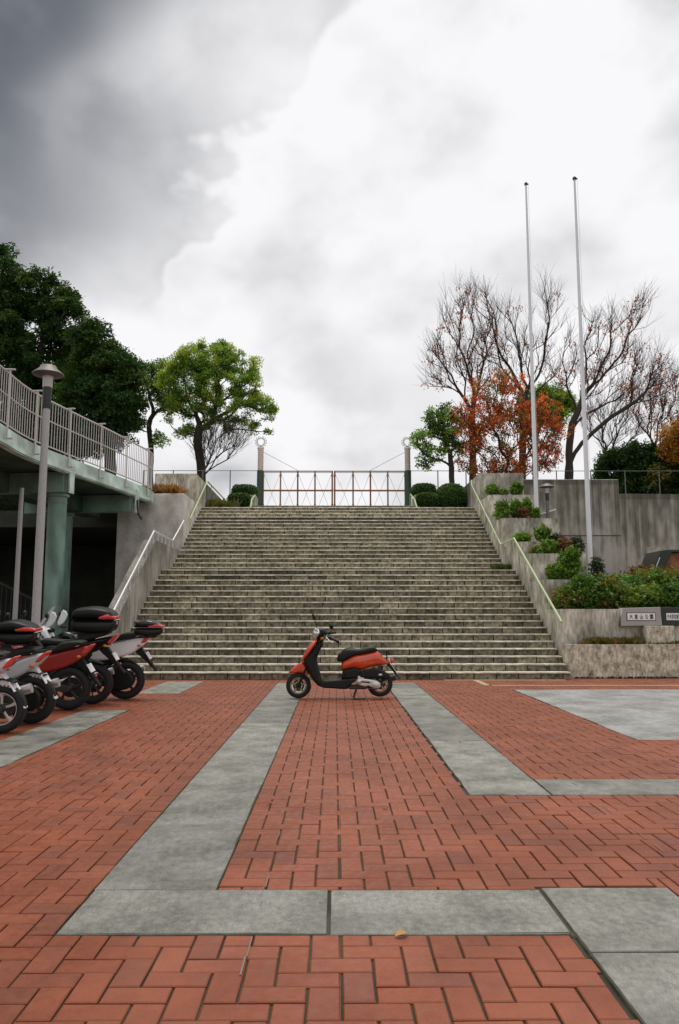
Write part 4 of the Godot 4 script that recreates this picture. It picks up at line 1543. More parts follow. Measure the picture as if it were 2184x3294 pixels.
func bare_tree(key: String, label: String, count: int, base_r: float, red: float, reds: Array, leaf: Mesh) -> void:
	var trunk: Array = TREES[key][0].duplicate()
	trunk[0] = Vector3(trunk[0].x, 4.9, trunk[0].z)
	var t := thing("bare_tree", label, "tree", trunk[0], 0.0)
	var s := grow(trunk, TREES[key][1], count, 0.75, 2.2, 0.02)
	part("trunk", wood(s, base_r, 0.006, 0.66), M.bark, t).position = -trunk[0]
	var tw := part("twigs", twigs(s, 5, 0.5, 1.25, 0.0065, 0.7), M.twig, t)
	tw.position = -trunk[0]
	tw.set_meta("kind", "stuff")
	if red > 0.0:
		var pts := []
		for p: Vector3 in s.points:
			if rng.randf() < red:
				pts.append(p)
		crown({"points": pts}, 7, 0.3, 0.9, leaf, reds, 1.0, t, 1.0, "autumn_leaves")
		t.get_child(2).position = -trunk[0]

func build_trees() -> void:
	var big := leaf_mesh(0.13, 0.07, 5, 0.09, 1)
	var mid := leaf_mesh(0.11, 0.055, 5, 0.08, 2)
	var red := leaf_mesh(0.085, 0.065, 3, 0.06, 3)
	var dark := [lin(0.040, 0.095, 0.020), lin(0.054, 0.125, 0.027), lin(0.031, 0.075, 0.018), lin(0.076, 0.149, 0.031), lin(0.045, 0.112, 0.022)]
	var lively := [lin(0.307, 0.477, 0.067), lin(0.418, 0.559, 0.077), lin(0.196, 0.353, 0.059), lin(0.526, 0.602, 0.092), lin(0.264, 0.414, 0.067), lin(0.155, 0.273, 0.050)]
	for a in [dark, lively]:
		for i in a.size():
			a[i] = a[i].srgb_to_linear()
	green_tree("big_left", "huge dark evergreen tree rising above the footbridge railing", "evergreen_tree", 420, 70, 0.46, dark, 0.4, big)
	green_tree("mid_left", "dark dense evergreen behind the middle of the footbridge railing", "evergreen_tree", 270, 64, 0.42, dark, 0.25, big)
	green_tree("thin_left", "thin sparse evergreen between the dark trees and the round green tree", "evergreen_tree", 60, 34, 0.36, [lively[0], dark[3], lively[4]], 0.13, mid)
	green_tree("round", "round bright green tree standing alone beside the gate", "evergreen_tree", 300, 40, 0.27, lively, 0.2, mid, 0.92, 0.88)
	bare_tree("twig_l", "small leafless tree at the foot of the round green tree", 90, 0.07, 0.0, [], red)
	var reds := [lin(0.495, 0.102, 0.018), lin(0.594, 0.168, 0.024), lin(0.330, 0.112, 0.027), lin(0.429, 0.068, 0.021)]
	var oranges := [lin(0.833, 0.206, 0.034), lin(0.714, 0.145, 0.030), lin(0.555, 0.169, 0.038), lin(0.337, 0.181, 0.038), lin(0.912, 0.241, 0.041), lin(0.218, 0.206, 0.048), lin(0.635, 0.109, 0.034)]
	var golds := [lin(0.448, 0.224, 0.019), lin(0.544, 0.272, 0.024), lin(0.384, 0.144, 0.019)]
	for a in [reds, oranges, golds]:
		for i in a.size():
			a[i] = a[i].srgb_to_linear()
	bare_tree("bare1", "tall nearly bare tree with upswept limbs, reddish tufts low in it, behind the orange tree", 150, 0.15, 0.45, reds, red)
	bare_tree("bare2", "tall bare tree between the two flagpoles, its limbs parting in a wide fork", 125, 0.16, 0.2, [reds[0], reds[2], oranges[3]], red)
	bare_tree("bare3", "large bare tree with thick dark trunk and wide limbs reaching over the streaked wall", 190, 0.19, 0.38, reds, red)
	bare_tree("bare4", "small bare tree behind the end of the tall streaked wall", 130, 0.1, 0.05, reds, red)
	bare_tree("bare5", "slender bare tree with rusty tufts above the dark evergreens", 130, 0.12, 0.55, reds, red)
	var t := green_tree("orange", "wide orange autumn tree above the uppermost terrace", "autumn_tree", 560, 10, 0.24, oranges, 0.09, red)
	var ow := part("twigs", orange_twigs, M.twig, t)
	ow.position = -t.position
	ow.set_meta("kind", "stuff")
	green_tree("green_r", "green treetop behind the orange tree and between the flagpoles", "evergreen_tree", 100, 50, 0.32, [lively[0], lively[2], lively[3], lively[5]], 0.14, mid)
	green_tree("green_c", "small leaning green tree with open crown beside the gate column", "evergreen_tree", 75, 17, 0.22, [lively[0], lively[2], dark[3]], 0.11, mid)
	green_tree("dark_r", "dark green bushy tree above the low end of the streaked wall", "evergreen_tree", 110, 70, 0.4, [dark[0], dark[1], dark[2], dark[4]], 0.14, big)
	green_tree("dark_r2", "dark rusty evergreen at the edge above the brick monument", "evergreen_tree", 90, 70, 0.4, [dark[0], dark[2], oranges[5], dark[1]], 0.14, big)
	green_tree("gold", "golden autumn tree above the dark rusty evergreen", "autumn_tree", 80, 26, 0.42, golds, 0.1, mid)

# ---------- shrubs ----------
func shrub(called: String, label: String, category: String, c: Vector3, r: Vector3, leaf: Mesh, tones: Array, dens: float, boxy := 1.0, core := 0.8, size := 1.0, group := "") -> Node3D:
	var t := thing(called, label, category, Vector3(c.x, c.y - r.y, c.z), 0.0, group)
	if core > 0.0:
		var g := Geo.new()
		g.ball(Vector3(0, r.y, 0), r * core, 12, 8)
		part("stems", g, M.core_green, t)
	else:
		var g := Geo.new()
		for k in 7:
			var e := Vector3(R(-0.7, 0.7) * r.x, R(0.7, 1.6) * r.y, R(-0.7, 0.7) * r.z)
			g.tube([Vector3(e.x * 0.2, -0.05, e.z * 0.2), e * 0.5 + Vector3(0, 0.02, 0), e], [0.008, 0.006, 0.003], 4, false)
		part("stems", g, M.twig, t)
	var n := int(dens * (r.x * r.y + r.y * r.z + r.x * r.z))
	var where := []
	var tint := []
	var f := FastNoiseLite.new()
	f.seed = rng.randi() % 1000
	f.frequency = 2.2
	for i in n:
		var d := Vector3(rng.randfn(), rng.randfn(), rng.randfn()).normalized()
		if boxy > 1.0:
			var m := pow(pow(absf(d.x), boxy * 2) + pow(absf(d.y), boxy * 2) + pow(absf(d.z), boxy * 2), 1.0 / (boxy * 2))
			d /= m
		var lump := 1.0 if boxy > 1.0 else 0.80 + 0.55 * f.get_noise_3d(d.x * 0.8 + c.x, d.y * 0.8, d.z * 0.8)
		var k: float = R(0.93, 1.03) if boxy > 1.0 else lump * pow(rng.randf(), 0.3) * 1.08
		if boxy <= 1.0 and rng.randf() < 0.14:
			k *= R(1.05, 1.45)
		var p := Vector3(d.x * r.x, d.y * r.y, d.z * r.z) * k
		var q := f.get_noise_3d(p.x + c.x, p.y * 1.3, p.z + c.z) * 0.5 + 0.5
		var base: Color = tones[clampi(int((q + R(-0.22, 0.22)) * tones.size()), 0, tones.size() - 1)]
		var b := R(0.75, 1.25)
		tint.append(Color(base.r * b, base.g * b, base.b * b))
		where.append(Transform3D(Basis.from_euler(Vector3(R(-0.7, 0.7), R(0, TAU), R(-0.7, 0.7))) * Basis.from_scale(Vector3.ONE * size * R(0.7, 1.3)), p + Vector3(0, r.y, 0)))
	scatter("foliage", leaf, M.leaf, where, tint, t)
	return t

func tuft(called: String, label: String, category: String, c: Vector3, sx: float, sz: float, h: float, n: int, tones: Array, w := 0.012, lean := 0.5, called_part := "blades") -> void:
	var g := Geo.new()
	for i in 3:
		var a := i * 2.1
		var b := Vector3(cos(a), 0, sin(a))
		var s := Vector3(-b.z, 0, b.x) * 0.5
		var o := b * 0.1
		g.quad(o - s, o + s, o + s * 0.7 + Vector3(0, 0.6, 0) + b * 0.25, o - s * 0.7 + Vector3(0, 0.6, 0) + b * 0.25, b + Vector3.UP)
		g.flat(o + s * 0.7 + Vector3(0, 0.6, 0) + b * 0.25, o - s * 0.7 + Vector3(0, 0.6, 0) + b * 0.25, o + Vector3(0, 0.95, 0) + b * 0.7, b + Vector3.UP)
	var where := []
	var tint := []
	for i in n:
		var p := Vector3(R(-1, 1) * sx, 0, R(-1, 1) * sz)
		var hh := h * R(0.5, 1.15)
		where.append(Transform3D(Basis.from_euler(Vector3(R(-lean, lean), R(0, TAU), R(-lean, lean))) * Basis.from_scale(Vector3(w, hh, w + hh * 0.3)), p))
		var base: Color = tones[rng.randi() % tones.size()]
		var b := R(0.7, 1.3)
		tint.append(Color(base.r * b, base.g * b, base.b * b))
	var o := scatter(numbered(called), g.mesh(), M.leaf, where, tint, self)
	o.position = c
	tag(o, label, category)

func tones(list: Array) -> Array:
	var out := []
	for c in list:
		out.append(Color(c[0], c[1], c[2]))
	return out

func build_shrubs() -> void:
	var tiny := leaf_mesh(0.05, 0.03, 6, 0.045, 6)
	var small := leaf_mesh(0.075, 0.045, 5, 0.06, 7)
	var ivy := leaf_mesh(0.075, 0.065, 4, 0.05, 8)
	var clip := tones([[0.040, 0.086, 0.018], [0.061, 0.119, 0.023], [0.090, 0.153, 0.032]])
	for a in [[-3.43, 6.02, -29.85, 0.42, 0.2, 0.4, "clipped bush on the concrete planter beside the round tree"], [-3.56, 5.62, -29.3, 0.37, 0.2, 0.3, "lower clipped bush in front of the planter beside the round tree"], [3.32, 6.05, -29.85, 0.4, 0.22, 0.4, "clipped bush on the concrete planter beside the small leaning tree"], [3.41, 5.62, -29.3, 0.38, 0.22, 0.3, "lower clipped bush in front of the planter beside the small leaning tree"]]:
		shrub("clipped_bush", a[6], "bush", Vector3(a[0], a[1], a[2]), Vector3(a[3], a[4], a[5]), tiny, clip, 9000, 1.8, 0.93)
	shrub("clipped_hedge", "large rounded clipped hedge at the top of the stair beside the sloping parapet", "hedge", Vector3(4.3, 5.75, -29.6), Vector3(0.48, 0.46, 0.7), tiny, tones([[0.05, 0.12, 0.02], [0.075, 0.16, 0.026], [0.1, 0.19, 0.032]]), 9000, 1.4, 0.93)
	var yel := tones([[0.345, 0.380, 0.046], [0.207, 0.290, 0.041], [0.145, 0.248, 0.037], [0.093, 0.176, 0.029]])
	var grn := tones([[0.052, 0.117, 0.023], [0.082, 0.176, 0.029], [0.129, 0.257, 0.038], [0.176, 0.304, 0.047]])
	var mix := tones([[0.070, 0.140, 0.029], [0.117, 0.234, 0.038], [0.234, 0.176, 0.047], [0.199, 0.328, 0.047]])
	var rus := tones([[0.081, 0.090, 0.025], [0.180, 0.063, 0.032], [0.234, 0.081, 0.036], [0.126, 0.126, 0.032]])
	# long hedge behind the name stones
	var H := [[5.25, 1.68, -18.05, 0.34, 0.28, 0.3, "mix", "low mixed shrub at the stair end of the long hedge"], [5.65, 1.78, -18.1, 0.4, 0.42, 0.36, "grn", "dark green shrub in the long hedge below the ivy column"], [6.15, 1.75, -18.15, 0.42, 0.44, 0.4, "mix", "highest mixed green shrub of the long hedge"], [6.6, 1.66, -18.05, 0.36, 0.3, 0.36, "yel", "low yellowish shrub of the long hedge above the pale name stone"], [7.05, 1.66, -18.05, 0.38, 0.3, 0.36, "yel", "yellow green shrub above the join of the two name stones"], [7.55, 1.68, -17.95, 0.4, 0.36, 0.36, "grn", "deep green shrub above the dark name stone"], [8.2, 1.7, -18.05, 0.5, 0.4, 0.4, "mix", "green shrub beyond the dark name stone"], [9.2, 1.7, -18.1, 0.6, 0.4, 0.4, "grn", "wide green shrub along the long concrete wall beyond the name stones"], [10.6, 1.7, -18.0, 0.7, 0.4, 0.4, "mix", "mixed shrub further along the long concrete wall"], [12.2, 1.7, -18.1, 0.8, 0.42, 0.45, "grn", "last green shrub along the long concrete wall"]]
	var sets := {"yel": yel, "grn": grn, "mix": mix, "rus": rus}
	for a in H:
		shrub("hedge_shrub", a[7], "shrub", Vector3(a[0], a[1], a[2]), Vector3(a[3], a[4], a[5]), small, sets[a[6]], 3400, 1.0, 0.62)
	for a in [[6.9, 1.95, -19.6, 0.7, 0.35, 0.6, "grn", "shrub in the bed behind the long hedge, beside the second flagpole"], [8.3, 2.15, -20.6, 0.8, 0.35, 0.7, "mix", "shrub in the bed before the curving wall"], [8.55, 2.2, -22.2, 0.45, 0.5, 0.4, "rus", "dark bristly shrub beside the rim of the brick monument"]]:
		shrub("bed_shrub", a[7], "shrub", Vector3(a[0], a[1], a[2]), Vector3(a[3], a[4], a[5]), small, sets[a[6]], 2600, 1.0, 0.7)
	# terrace planting
	var P := [[5.6, 2.56, -19.05, 0.25, 0.45, 0.2, "ivy", "tall bright green ivy column on the terrace above the long hedge"], [5.24, 2.3, -18.95, 0.24, 0.22, 0.2, "ivy", "low bright ivy at the foot of the tall ivy column"], [6.42, 2.5, -19.6, 0.2, 0.36, 0.2, "thin", "thin dark leggy shrub by the second flagpole"],
		[5.15, 2.98, -20.35, 0.2, 0.14, 0.2, "mix", "small low shrub nearest the stair on the handrail bend terrace"], [5.5, 3.02, -20.4, 0.24, 0.2, 0.2, "ivy", "bright green shrub in the middle of the handrail bend terrace"], [5.85, 3.08, -20.4, 0.24, 0.26, 0.22, "rus", "reddish shrub on the handrail bend terrace"], [6.22, 3.12, -20.5, 0.22, 0.3, 0.2, "thin", "thin dark shrub at the outer end of the handrail bend terrace"],
		[5.05, 3.38, -21.5, 0.2, 0.12, 0.18, "ivy", "low green patch on the thin terrace beside the handrail"], [5.62, 3.5, -21.55, 0.2, 0.22, 0.2, "ivy", "upright green shrub on the thin terrace"], [6.0, 3.42, -21.55, 0.22, 0.14, 0.2, "thin", "straggling twiggy shrub on the thin terrace"],
		[4.97, 4.42, -23.55, 0.2, 0.34, 0.16, "ivy", "round green ivy clump against the terrace below the orange tree"], [5.4, 4.5, -23.7, 0.16, 0.32, 0.16, "ivy", "upright ivy clump beside the first flagpole terrace"], [5.55, 4.38, -23.6, 0.22, 0.16, 0.16, "rus", "reddish low shrub between the ivy clumps"], [5.75, 4.52, -23.75, 0.12, 0.32, 0.14, "ivy", "slim upright ivy next to the reddish low shrub"], [5.98, 4.34, -23.65, 0.1, 0.16, 0.1, "ivy", "small ivy tip at the foot of the first flagpole"],
		[5.02, 5.32, -25.3, 0.2, 0.18, 0.16, "ivy", "small ivy mound on the topmost ivy terrace next to the handrail"], [5.4, 5.28, -25.35, 0.16, 0.12, 0.14, "yel", "low yellow green tuft between two ivy mounds"], [5.82, 5.36, -25.35, 0.2, 0.22, 0.16, "ivy", "larger ivy mound under the trunk of the orange tree"]]
	for a in P:
		var thin: bool = a[6] == "thin"
		var tn: Array = tones([[0.02, 0.04, 0.012], [0.03, 0.05, 0.014], [0.05, 0.06, 0.018]]) if thin else (tones([[0.08, 0.17, 0.02], [0.12, 0.23, 0.026], [0.16, 0.28, 0.032], [0.2, 0.3, 0.04]]) if a[6] == "ivy" else sets[a[6]])
		shrub("terrace_shrub", a[7], "shrub", Vector3(a[0], a[1] - a[4] * 0.1, a[2]), Vector3(a[3] * 0.9, a[4] * 0.9, a[5] * 0.9), ivy if a[6] == "ivy" else tiny, tn, 1600 if thin else 5200, 1.0, 0.0 if thin else 0.7)
	var gr := tones([[0.16, 0.13, 0.03], [0.10, 0.10, 0.025], [0.20, 0.14, 0.03], [0.06, 0.08, 0.015], [0.24, 0.12, 0.03]])
	tuft("planter_grass", "low yellowing grass in the front planter below the name stones", "grass", Vector3(7.3, 0.6, -17.3), 2.05, 0.09, 0.18, 1500, gr)
	tuft("planter_grass", "thicker grass in the front planter near the stair end", "grass", Vector3(5.95, 0.6, -17.28), 0.55, 0.1, 0.26, 700, gr)
	tuft("dry_grass", "clump of dry orange grass on the tall block at the footbridge end", "grass", Vector3(-5.45, 5.08, -24.9), 0.45, 0.25, 0.42, 260, tones([[0.32, 0.14, 0.04], [0.26, 0.15, 0.05], [0.38, 0.17, 0.05]]), 0.02, 0.9)
	tuft("dry_grass", "small clump of dry grass beside the railing end on the tall block", "grass", Vector3(-6.0, 5.08, -24.8), 0.3, 0.2, 0.34, 150, tones([[0.32, 0.14, 0.04], [0.26, 0.15, 0.05]]), 0.02, 0.9)
	tuft("landing_weeds", "weeds growing on the stair landing under the handrail bend", "weeds", Vector3(4.6, 2.55, -22.3), 0.2, 0.35, 0.22, 160, tones([[0.06, 0.10, 0.02], [0.10, 0.13, 0.02]]), 0.025)
	tuft("wall_moss", "moss and weeds along the foot of the low pale planter", "moss", Vector3(6.6, -0.005, -17.0), 1.6, 0.03, 0.05, 260, tones([[0.05, 0.06, 0.015], [0.08, 0.08, 0.02]]), 0.02)
	tuft("plateau_grass", "yellow green turf on the rise beside the left gate fence", "grass", Vector3(-4.15, 4.9, -29.2), 0.5, 0.6, 0.7, 500, tones([[0.16, 0.15, 0.03], [0.12, 0.13, 0.03]]), 0.02)
	for a in [[-11.3, 6.0, -28.4, 2.4, "deeper"], [-16.0, 6.0, -28.6, 2.6, "outer"]]:
		shrub("dark_hedge", "dark evergreen hedge mass behind the footbridge deck, the %s one" % a[4], "hedge", Vector3(a[0], a[1], a[2]), Vector3(a[3], 1.2, 0.7), small, tones([[0.02, 0.045, 0.01], [0.03, 0.06, 0.014]]), 700, 1.3, 0.9)
	for a in [[-11.2, 3.4, -31.0, 1.3, "yellow autumn shrub glimpsed under the footbridge deck"]]:
		shrub("autumn_shrub", a[4], "shrub", Vector3(a[0], a[1] + 2.2, a[2]), Vector3(a[3], 0.7, 0.6), small, tones([[0.3, 0.2, 0.02], [0.22, 0.2, 0.03], [0.3, 0.12, 0.02]]), 1500, 1.0, 0.6)

# ---------- poles and lamps ----------
func build_poles() -> void:
	for a in [[6.17, 4.1, -24.25, 15.32, "tall white flagpole rising from the ivy terrace beside the orange tree"], [6.72, 2.05, -21.0, 13.61, "tall white flagpole standing in the bed before the streaked wall"]]:
		var t := thing("flagpole", a[4], "flagpole", Vector3(a[0], a[1], a[2]))
		var h: float = a[3] - a[1]
		var g := Geo.new()
		g.lathe([Vector2(0, 0), Vector2(0.066, 0), Vector2(0.062, h * 0.3), Vector2(0.047, h * 0.62), Vector2(0.028, h - 0.1), Vector2(0.026, h - 0.06), Vector2(0, h - 0.06)], Vector3.ZERO, Vector3.UP, 18)
		part("mast", g, M.flagpole, t)
		for f in [0.33, 0.64]:
			g = Geo.new()
			g.lathe([Vector2(0.05, -0.03), Vector2(0.074 - 0.042 * f, -0.03), Vector2(0.072 - 0.042 * f, 0.03), Vector2(0.03, 0.03)], Vector3(0, h * f, 0), Vector3.UP, 18)
			part("mast_sleeve", g, M.flagpole, t)
		g = Geo.new()
		g.lathe([Vector2(0, -0.06), Vector2(0.05, -0.05), Vector2(0.055, 0.0), Vector2(0.03, 0.035), Vector2(0, 0.045)], Vector3(0, h - 0.04, 0), Vector3.UP, 14)
		g.box(Vector3(0.06, h - 0.06, 0), Vector3(0.05, 0.05, 0.02), 0.005)
		part("truck_cap", g, M.iron, t)
		g = Geo.new()
		var pts := []
		for k in 9:
			pts.append(Vector3(0.085 - 0.02 * k / 8.0, h * (0.1 + 0.9 * k / 8.0) - 0.1, 0.03))
		g.tube(pts, [0.004], 4, false)
		part("halyard", g, M.galv, t)
	var t := thing("street_lamp", "grey street lamp with a mushroom hood in front of the footbridge", "street lamp", Vector3(-5.02, 0, -13.5))
	var g := Geo.new()
	g.lathe([Vector2(0, 0), Vector2(0.13, 0), Vector2(0.13, 0.03), Vector2(0.072, 0.05), Vector2(0.071, 2.5), Vector2(0.058, 4.86), Vector2(0, 4.86)], Vector3.ZERO, Vector3.UP, 18)
	part("post", g, M.pole, t)
	g = Geo.new()
	g.lathe([Vector2(0, 4.86), Vector2(0.072, 4.86), Vector2(0.076, 5.22), Vector2(0.06, 5.24), Vector2(0, 5.24)], Vector3.ZERO, Vector3.UP, 16)
	part("neck_sleeve", g, M.iron, t)
	g = Geo.new()
	g.lathe([Vector2(0, 5.24), Vector2(0.082, 5.24), Vector2(0.085, 5.40), Vector2(0.10, 5.44), Vector2(0, 5.44)], Vector3.ZERO, Vector3.UP, 16)
	part("diffuser", g, M.frost, t)
	g = Geo.new()
	g.lathe([Vector2(0, 5.44), Vector2(0.1, 5.44), Vector2(0.262, 5.465), Vector2(0.268, 5.48), Vector2(0.15, 5.58), Vector2(0.13, 5.625), Vector2(0.06, 5.645), Vector2(0, 5.65)], Vector3.ZERO, Vector3.UP, 24)
	part("hood", g, M.hood, t)
	t = thing("garden_lamp", "small mushroom lamp in front of the streaked wall between the flagpoles", "lamp", Vector3(7.06, 2.2, -26.3))
	g = Geo.new()
	g.lathe([Vector2(0, 0), Vector2(0.06, 0), Vector2(0.055, 2.95), Vector2(0, 2.95)], Vector3.ZERO, Vector3.UP, 12)
	part("post", g, M.fence, t)
	g = Geo.new()
	g.lathe([Vector2(0, 2.95), Vector2(0.062, 2.95), Vector2(0.062, 3.2), Vector2(0, 3.2)], Vector3.ZERO, Vector3.UP, 12)
	part("neck_sleeve", g, M.iron, t)
	g = Geo.new()
	g.lathe([Vector2(0, 3.2), Vector2(0.06, 3.2), Vector2(0.065, 3.38), Vector2(0, 3.38)], Vector3.ZERO, Vector3.UP, 12)
	part("diffuser", g, M.frost, t)
	g = Geo.new()
	g.lathe([Vector2(0, 3.38), Vector2(0.25, 3.40), Vector2(0.255, 3.415), Vector2(0.14, 3.5), Vector2(0, 3.55)], Vector3.ZERO, Vector3.UP, 20)
	part("hood", g, M.hood, t)

# ---------- name stones ----------
const KANJI := {
	"big": [[1, 6.5, 9, 6.5], [5, 9.5, 5, 6.5, 3.6, 3.5, 1, 0.8], [5, 6.5, 6.4, 3.5, 9, 0.8]],
	"store": [[5, 9.6, 1, 6.8], [5, 9.6, 9, 6.8], [3.2, 7.2, 6.8, 7.2], [2.6, 6, 7.6, 6, 7.6, 3.7, 2.6, 3.7], [2.6, 6, 2.6, 3.6, 1.2, 0.6], [2.6, 4.8, 7.6, 4.8], [3.6, 2.6, 8, 2.6, 8, 0.5, 3.6, 0.5, 3.6, 2.6]],
	"hill": [[5, 9.3, 5, 1], [1.5, 6, 1.5, 1, 8.5, 1], [8.5, 6, 8.5, 0.6]],
	"open": [[3.8, 9, 1, 5.2], [6.2, 9, 9, 5.2], [5, 5.6, 2.4, 1.2, 8.2, 1.8], [6.6, 3.6, 8.8, 0.6]],
	"garden": [[1, 9.3, 9, 9.3, 9, 0.5, 1, 0.5, 1, 9.3], [3, 8, 7, 8], [5, 8.9, 5, 6.9], [2.4, 6.9, 7.6, 6.9], [3.4, 5.8, 6.6, 5.8, 6.6, 4.4, 3.4, 4.4, 3.4, 5.8], [4.8, 4.2, 2.4, 2.2], [4.2, 3.4, 4.2, 1.5], [6.8, 4, 5.4, 3], [4.8, 4.1, 7.8, 1.5]],
	"mid": [[1.5, 7.5, 8.5, 7.5, 8.5, 4, 1.5, 4, 1.5, 7.5], [5, 9.7, 5, 0.3]],
	"centre": [[2.2, 4.6, 2.2, 7.6, 7.8, 7.6, 7.8, 4.6], [0.8, 4.6, 9.2, 4.6], [5, 9.5, 5, 4.6, 1.2, 0.6], [5, 4.6, 8.8, 0.6]],
	"chart": [[1, 9.3, 9, 9.3, 9, 0.5, 1, 0.5, 1, 9.3], [3, 7.6, 3.8, 6.6], [5, 8, 5.6, 6.8], [7.4, 7.8, 2.6, 2], [3.4, 5, 7.4, 2]],
	"write": [[2, 9, 8, 9, 8, 6.8], [0.8, 7.9, 9.2, 7.9], [2, 6.8, 8, 6.8], [2, 5.8, 8, 5.8], [0.8, 4.8, 9.2, 4.8], [5, 9.7, 5, 4.8], [2.5, 3.9, 7.5, 3.9, 7.5, 0.4, 2.5, 0.4, 2.5, 3.9], [2.5, 2.2, 7.5, 2.2]],
	"hall": [[2.6, 9.5, 0.6, 7], [2.6, 9.5, 4.6, 7.2], [1.3, 6.6, 4, 6.6, 4, 3.8, 1.3, 3.8], [1.3, 6.6, 1.3, 0.6, 3, 1.4], [1.3, 5.2, 4, 5.2], [2.8, 3.4, 4.4, 0.8], [7.2, 9.7, 7.2, 8.6], [5.2, 7, 5.2, 8.4, 9.4, 8.4, 9.4, 7], [5.8, 0.4, 5.8, 6.8, 8.6, 6.8, 8.6, 4.8, 5.8, 4.8], [5.8, 3.4, 9, 3.4, 9, 0.6, 5.8, 0.6]]}

func glyph(strokes: Array, c: Vector3, w: float, h: float, th: float) -> Geo:
	var g := Geo.new()
	var lift := 0.0
	for s in strokes:
		var n := int(s.size() / 2) - 1
		for i in n:
			var a := Vector3((s[i * 2] - 5.0) / 10.0 * w, (s[i * 2 + 1] - 5.0) / 10.0 * h, 0)
			var b := Vector3((s[i * 2 + 2] - 5.0) / 10.0 * w, (s[i * 2 + 3] - 5.0) / 10.0 * h, 0)
			var d := (b - a).normalized()
			lift += 0.00007
			g.box(c + (a + b) / 2.0 + Vector3(0, 0, lift), Vector3(a.distance_to(b) + th * 0.9, th, 0.004), 0.0, Basis(d, Vector3(-d.y, d.x, 0), Vector3(0, 0, 1)))
	return g

func build_signs() -> void:
	# z of the long wall's front: -17.43
	var t := thing("name_stone", "pale granite name stone with five black characters on a white plate", "sign", Vector3(6.56, 0, -17.43))
	var g := Geo.new()
	g.pillow([Vector2(-0.42, 1.08), Vector2(-0.37, 1.47), Vector2(0.46, 1.49), Vector2(0.49, 1.10)], 0.10, 0.012)
	part("stone_block", g, M.granite, t)
	g = Geo.new()
	g.box(Vector3(0.035, 1.285, 0.098), Vector3(0.635, 0.178, 0.012), 0.003)
	part("plate_frame", g, M.iron, t)
	g = Geo.new()
	g.box(Vector3(0.035, 1.285, 0.106), Vector3(0.60, 0.148, 0.012), 0.002)
	part("white_plate", g, M.white, t)
	var k := 0
	for c in ["big", "store", "hill", "open", "garden"]:
		part("character", glyph(KANJI[c], Vector3(0.035 - 0.222 + 0.111 * k, 1.285, 0.1125), 0.075, 0.105, 0.011), M.ink, t)
		k += 1
	t = thing("name_stone", "dark granite name stone with narrow black characters on a small white plate", "sign", Vector3(7.26, 0, -17.43))
	g = Geo.new()
	g.pillow([Vector2(-0.195, 1.10), Vector2(-0.228, 1.485), Vector2(0.2, 1.49), Vector2(0.2, 1.09)], 0.09, 0.012)
	part("stone_block", g, M.black_granite, t)
	g = Geo.new()
	g.box(Vector3(0.02, 1.285, 0.092), Vector3(0.27, 0.15, 0.012), 0.002)
	part("white_plate", g, M.white, t)
	k = 0
	for c in ["mid", "centre", "chart", "write", "hall"]:
		part("character", glyph(KANJI[c], Vector3(0.02 - 0.1 + 0.05 * k, 1.285, 0.0985), 0.042, 0.105, 0.006), M.ink, t)
		k += 1
	g = Geo.new()
	g.box(Vector3(6.95, 0.84, -17.33), Vector3(0.62, 0.5, 0.18), 0.01)
	solo("stone_footing", g, M.low, "pale concrete footing under the join of the name stones", "footing")

# ---------- vehicles ----------
func wheel(parent: Node, called: String, at: Vector3, r: float, tr: float, tw: float, rim: Material, spokes: int, hub: Material) -> void:
	var w := Node3D.new()
	w.name = called
	parent.add_child(w, true)
	w.position = at
	var ax := Vector3(0, 0, 1)
	var g := Geo.new()
	g.ring(Vector3.ZERO, ax, r - tr, tr, tw, 36, 12)
	for k in 40:
		var a := TAU * k / 40.0
		var d := Vector3(cos(a), sin(a), 0)
		for s in [-1.0, 1.0]:
			g.box(d * (r - tr * 0.32) + ax * s * tw * 0.66, Vector3(tr * 0.5, 0.012, 0.012), 0.0, Basis(d, ax.cross(d), ax))
	part("tyre", g, M.tyre, w)
	g = Geo.new()
	var ri := r - tr * 1.75
	g.ring(Vector3.ZERO, ax, ri, 0.013, tw * 0.72, 36, 8)
	for k in spokes:
		var a := TAU * k / spokes + 0.3
		var d := Vector3(cos(a), sin(a), 0)
		g.box(d * (ri * 0.58), Vector3(ri * 0.84, 0.03 if spokes < 8 else 0.014, 0.026), 0.006, Basis(d, ax.cross(d), ax))
		if spokes < 6:
			var e := Vector3(cos(a + 0.22), sin(a + 0.22), 0)
			g.box((d * 0.35 + e * 0.65) * ri, Vector3(ri * 0.62, 0.016, 0.022), 0.004, Basis(e, ax.cross(e), ax))
	part("rim", g, rim, w)
	g = Geo.new()
	g.lathe([Vector2(0, -0.055), Vector2(0.035, -0.055), Vector2(0.05, -0.035), Vector2(0.05, 0.035), Vector2(0.035, 0.055), Vector2(0, 0.055)], Vector3.ZERO, ax, 18, true)
	g.lathe([Vector2(0, 0.05), Vector2(0.012, 0.05), Vector2(0.012, 0.075), Vector2(0, 0.075)], Vector3.ZERO, ax, 8, true)
	part("hub", g, hub, w)
	g = Geo.new()
	g.lathe([Vector2(0.06, -0.064), Vector2(ri * 0.72, -0.064), Vector2(ri * 0.72, -0.06), Vector2(0.06, -0.06)], Vector3.ZERO, ax, 28, true)
	part("brake_disc", g, M.iron, w)

func taper(g: Geo, xa: float, fa: float, xb: float, fb: float) -> Geo:
	for i in g.v.size():
		g.v[i].z *= lerpf(fa, fb, clampf((g.v[i].x - xa) / (xb - xa), 0, 1))
	return g

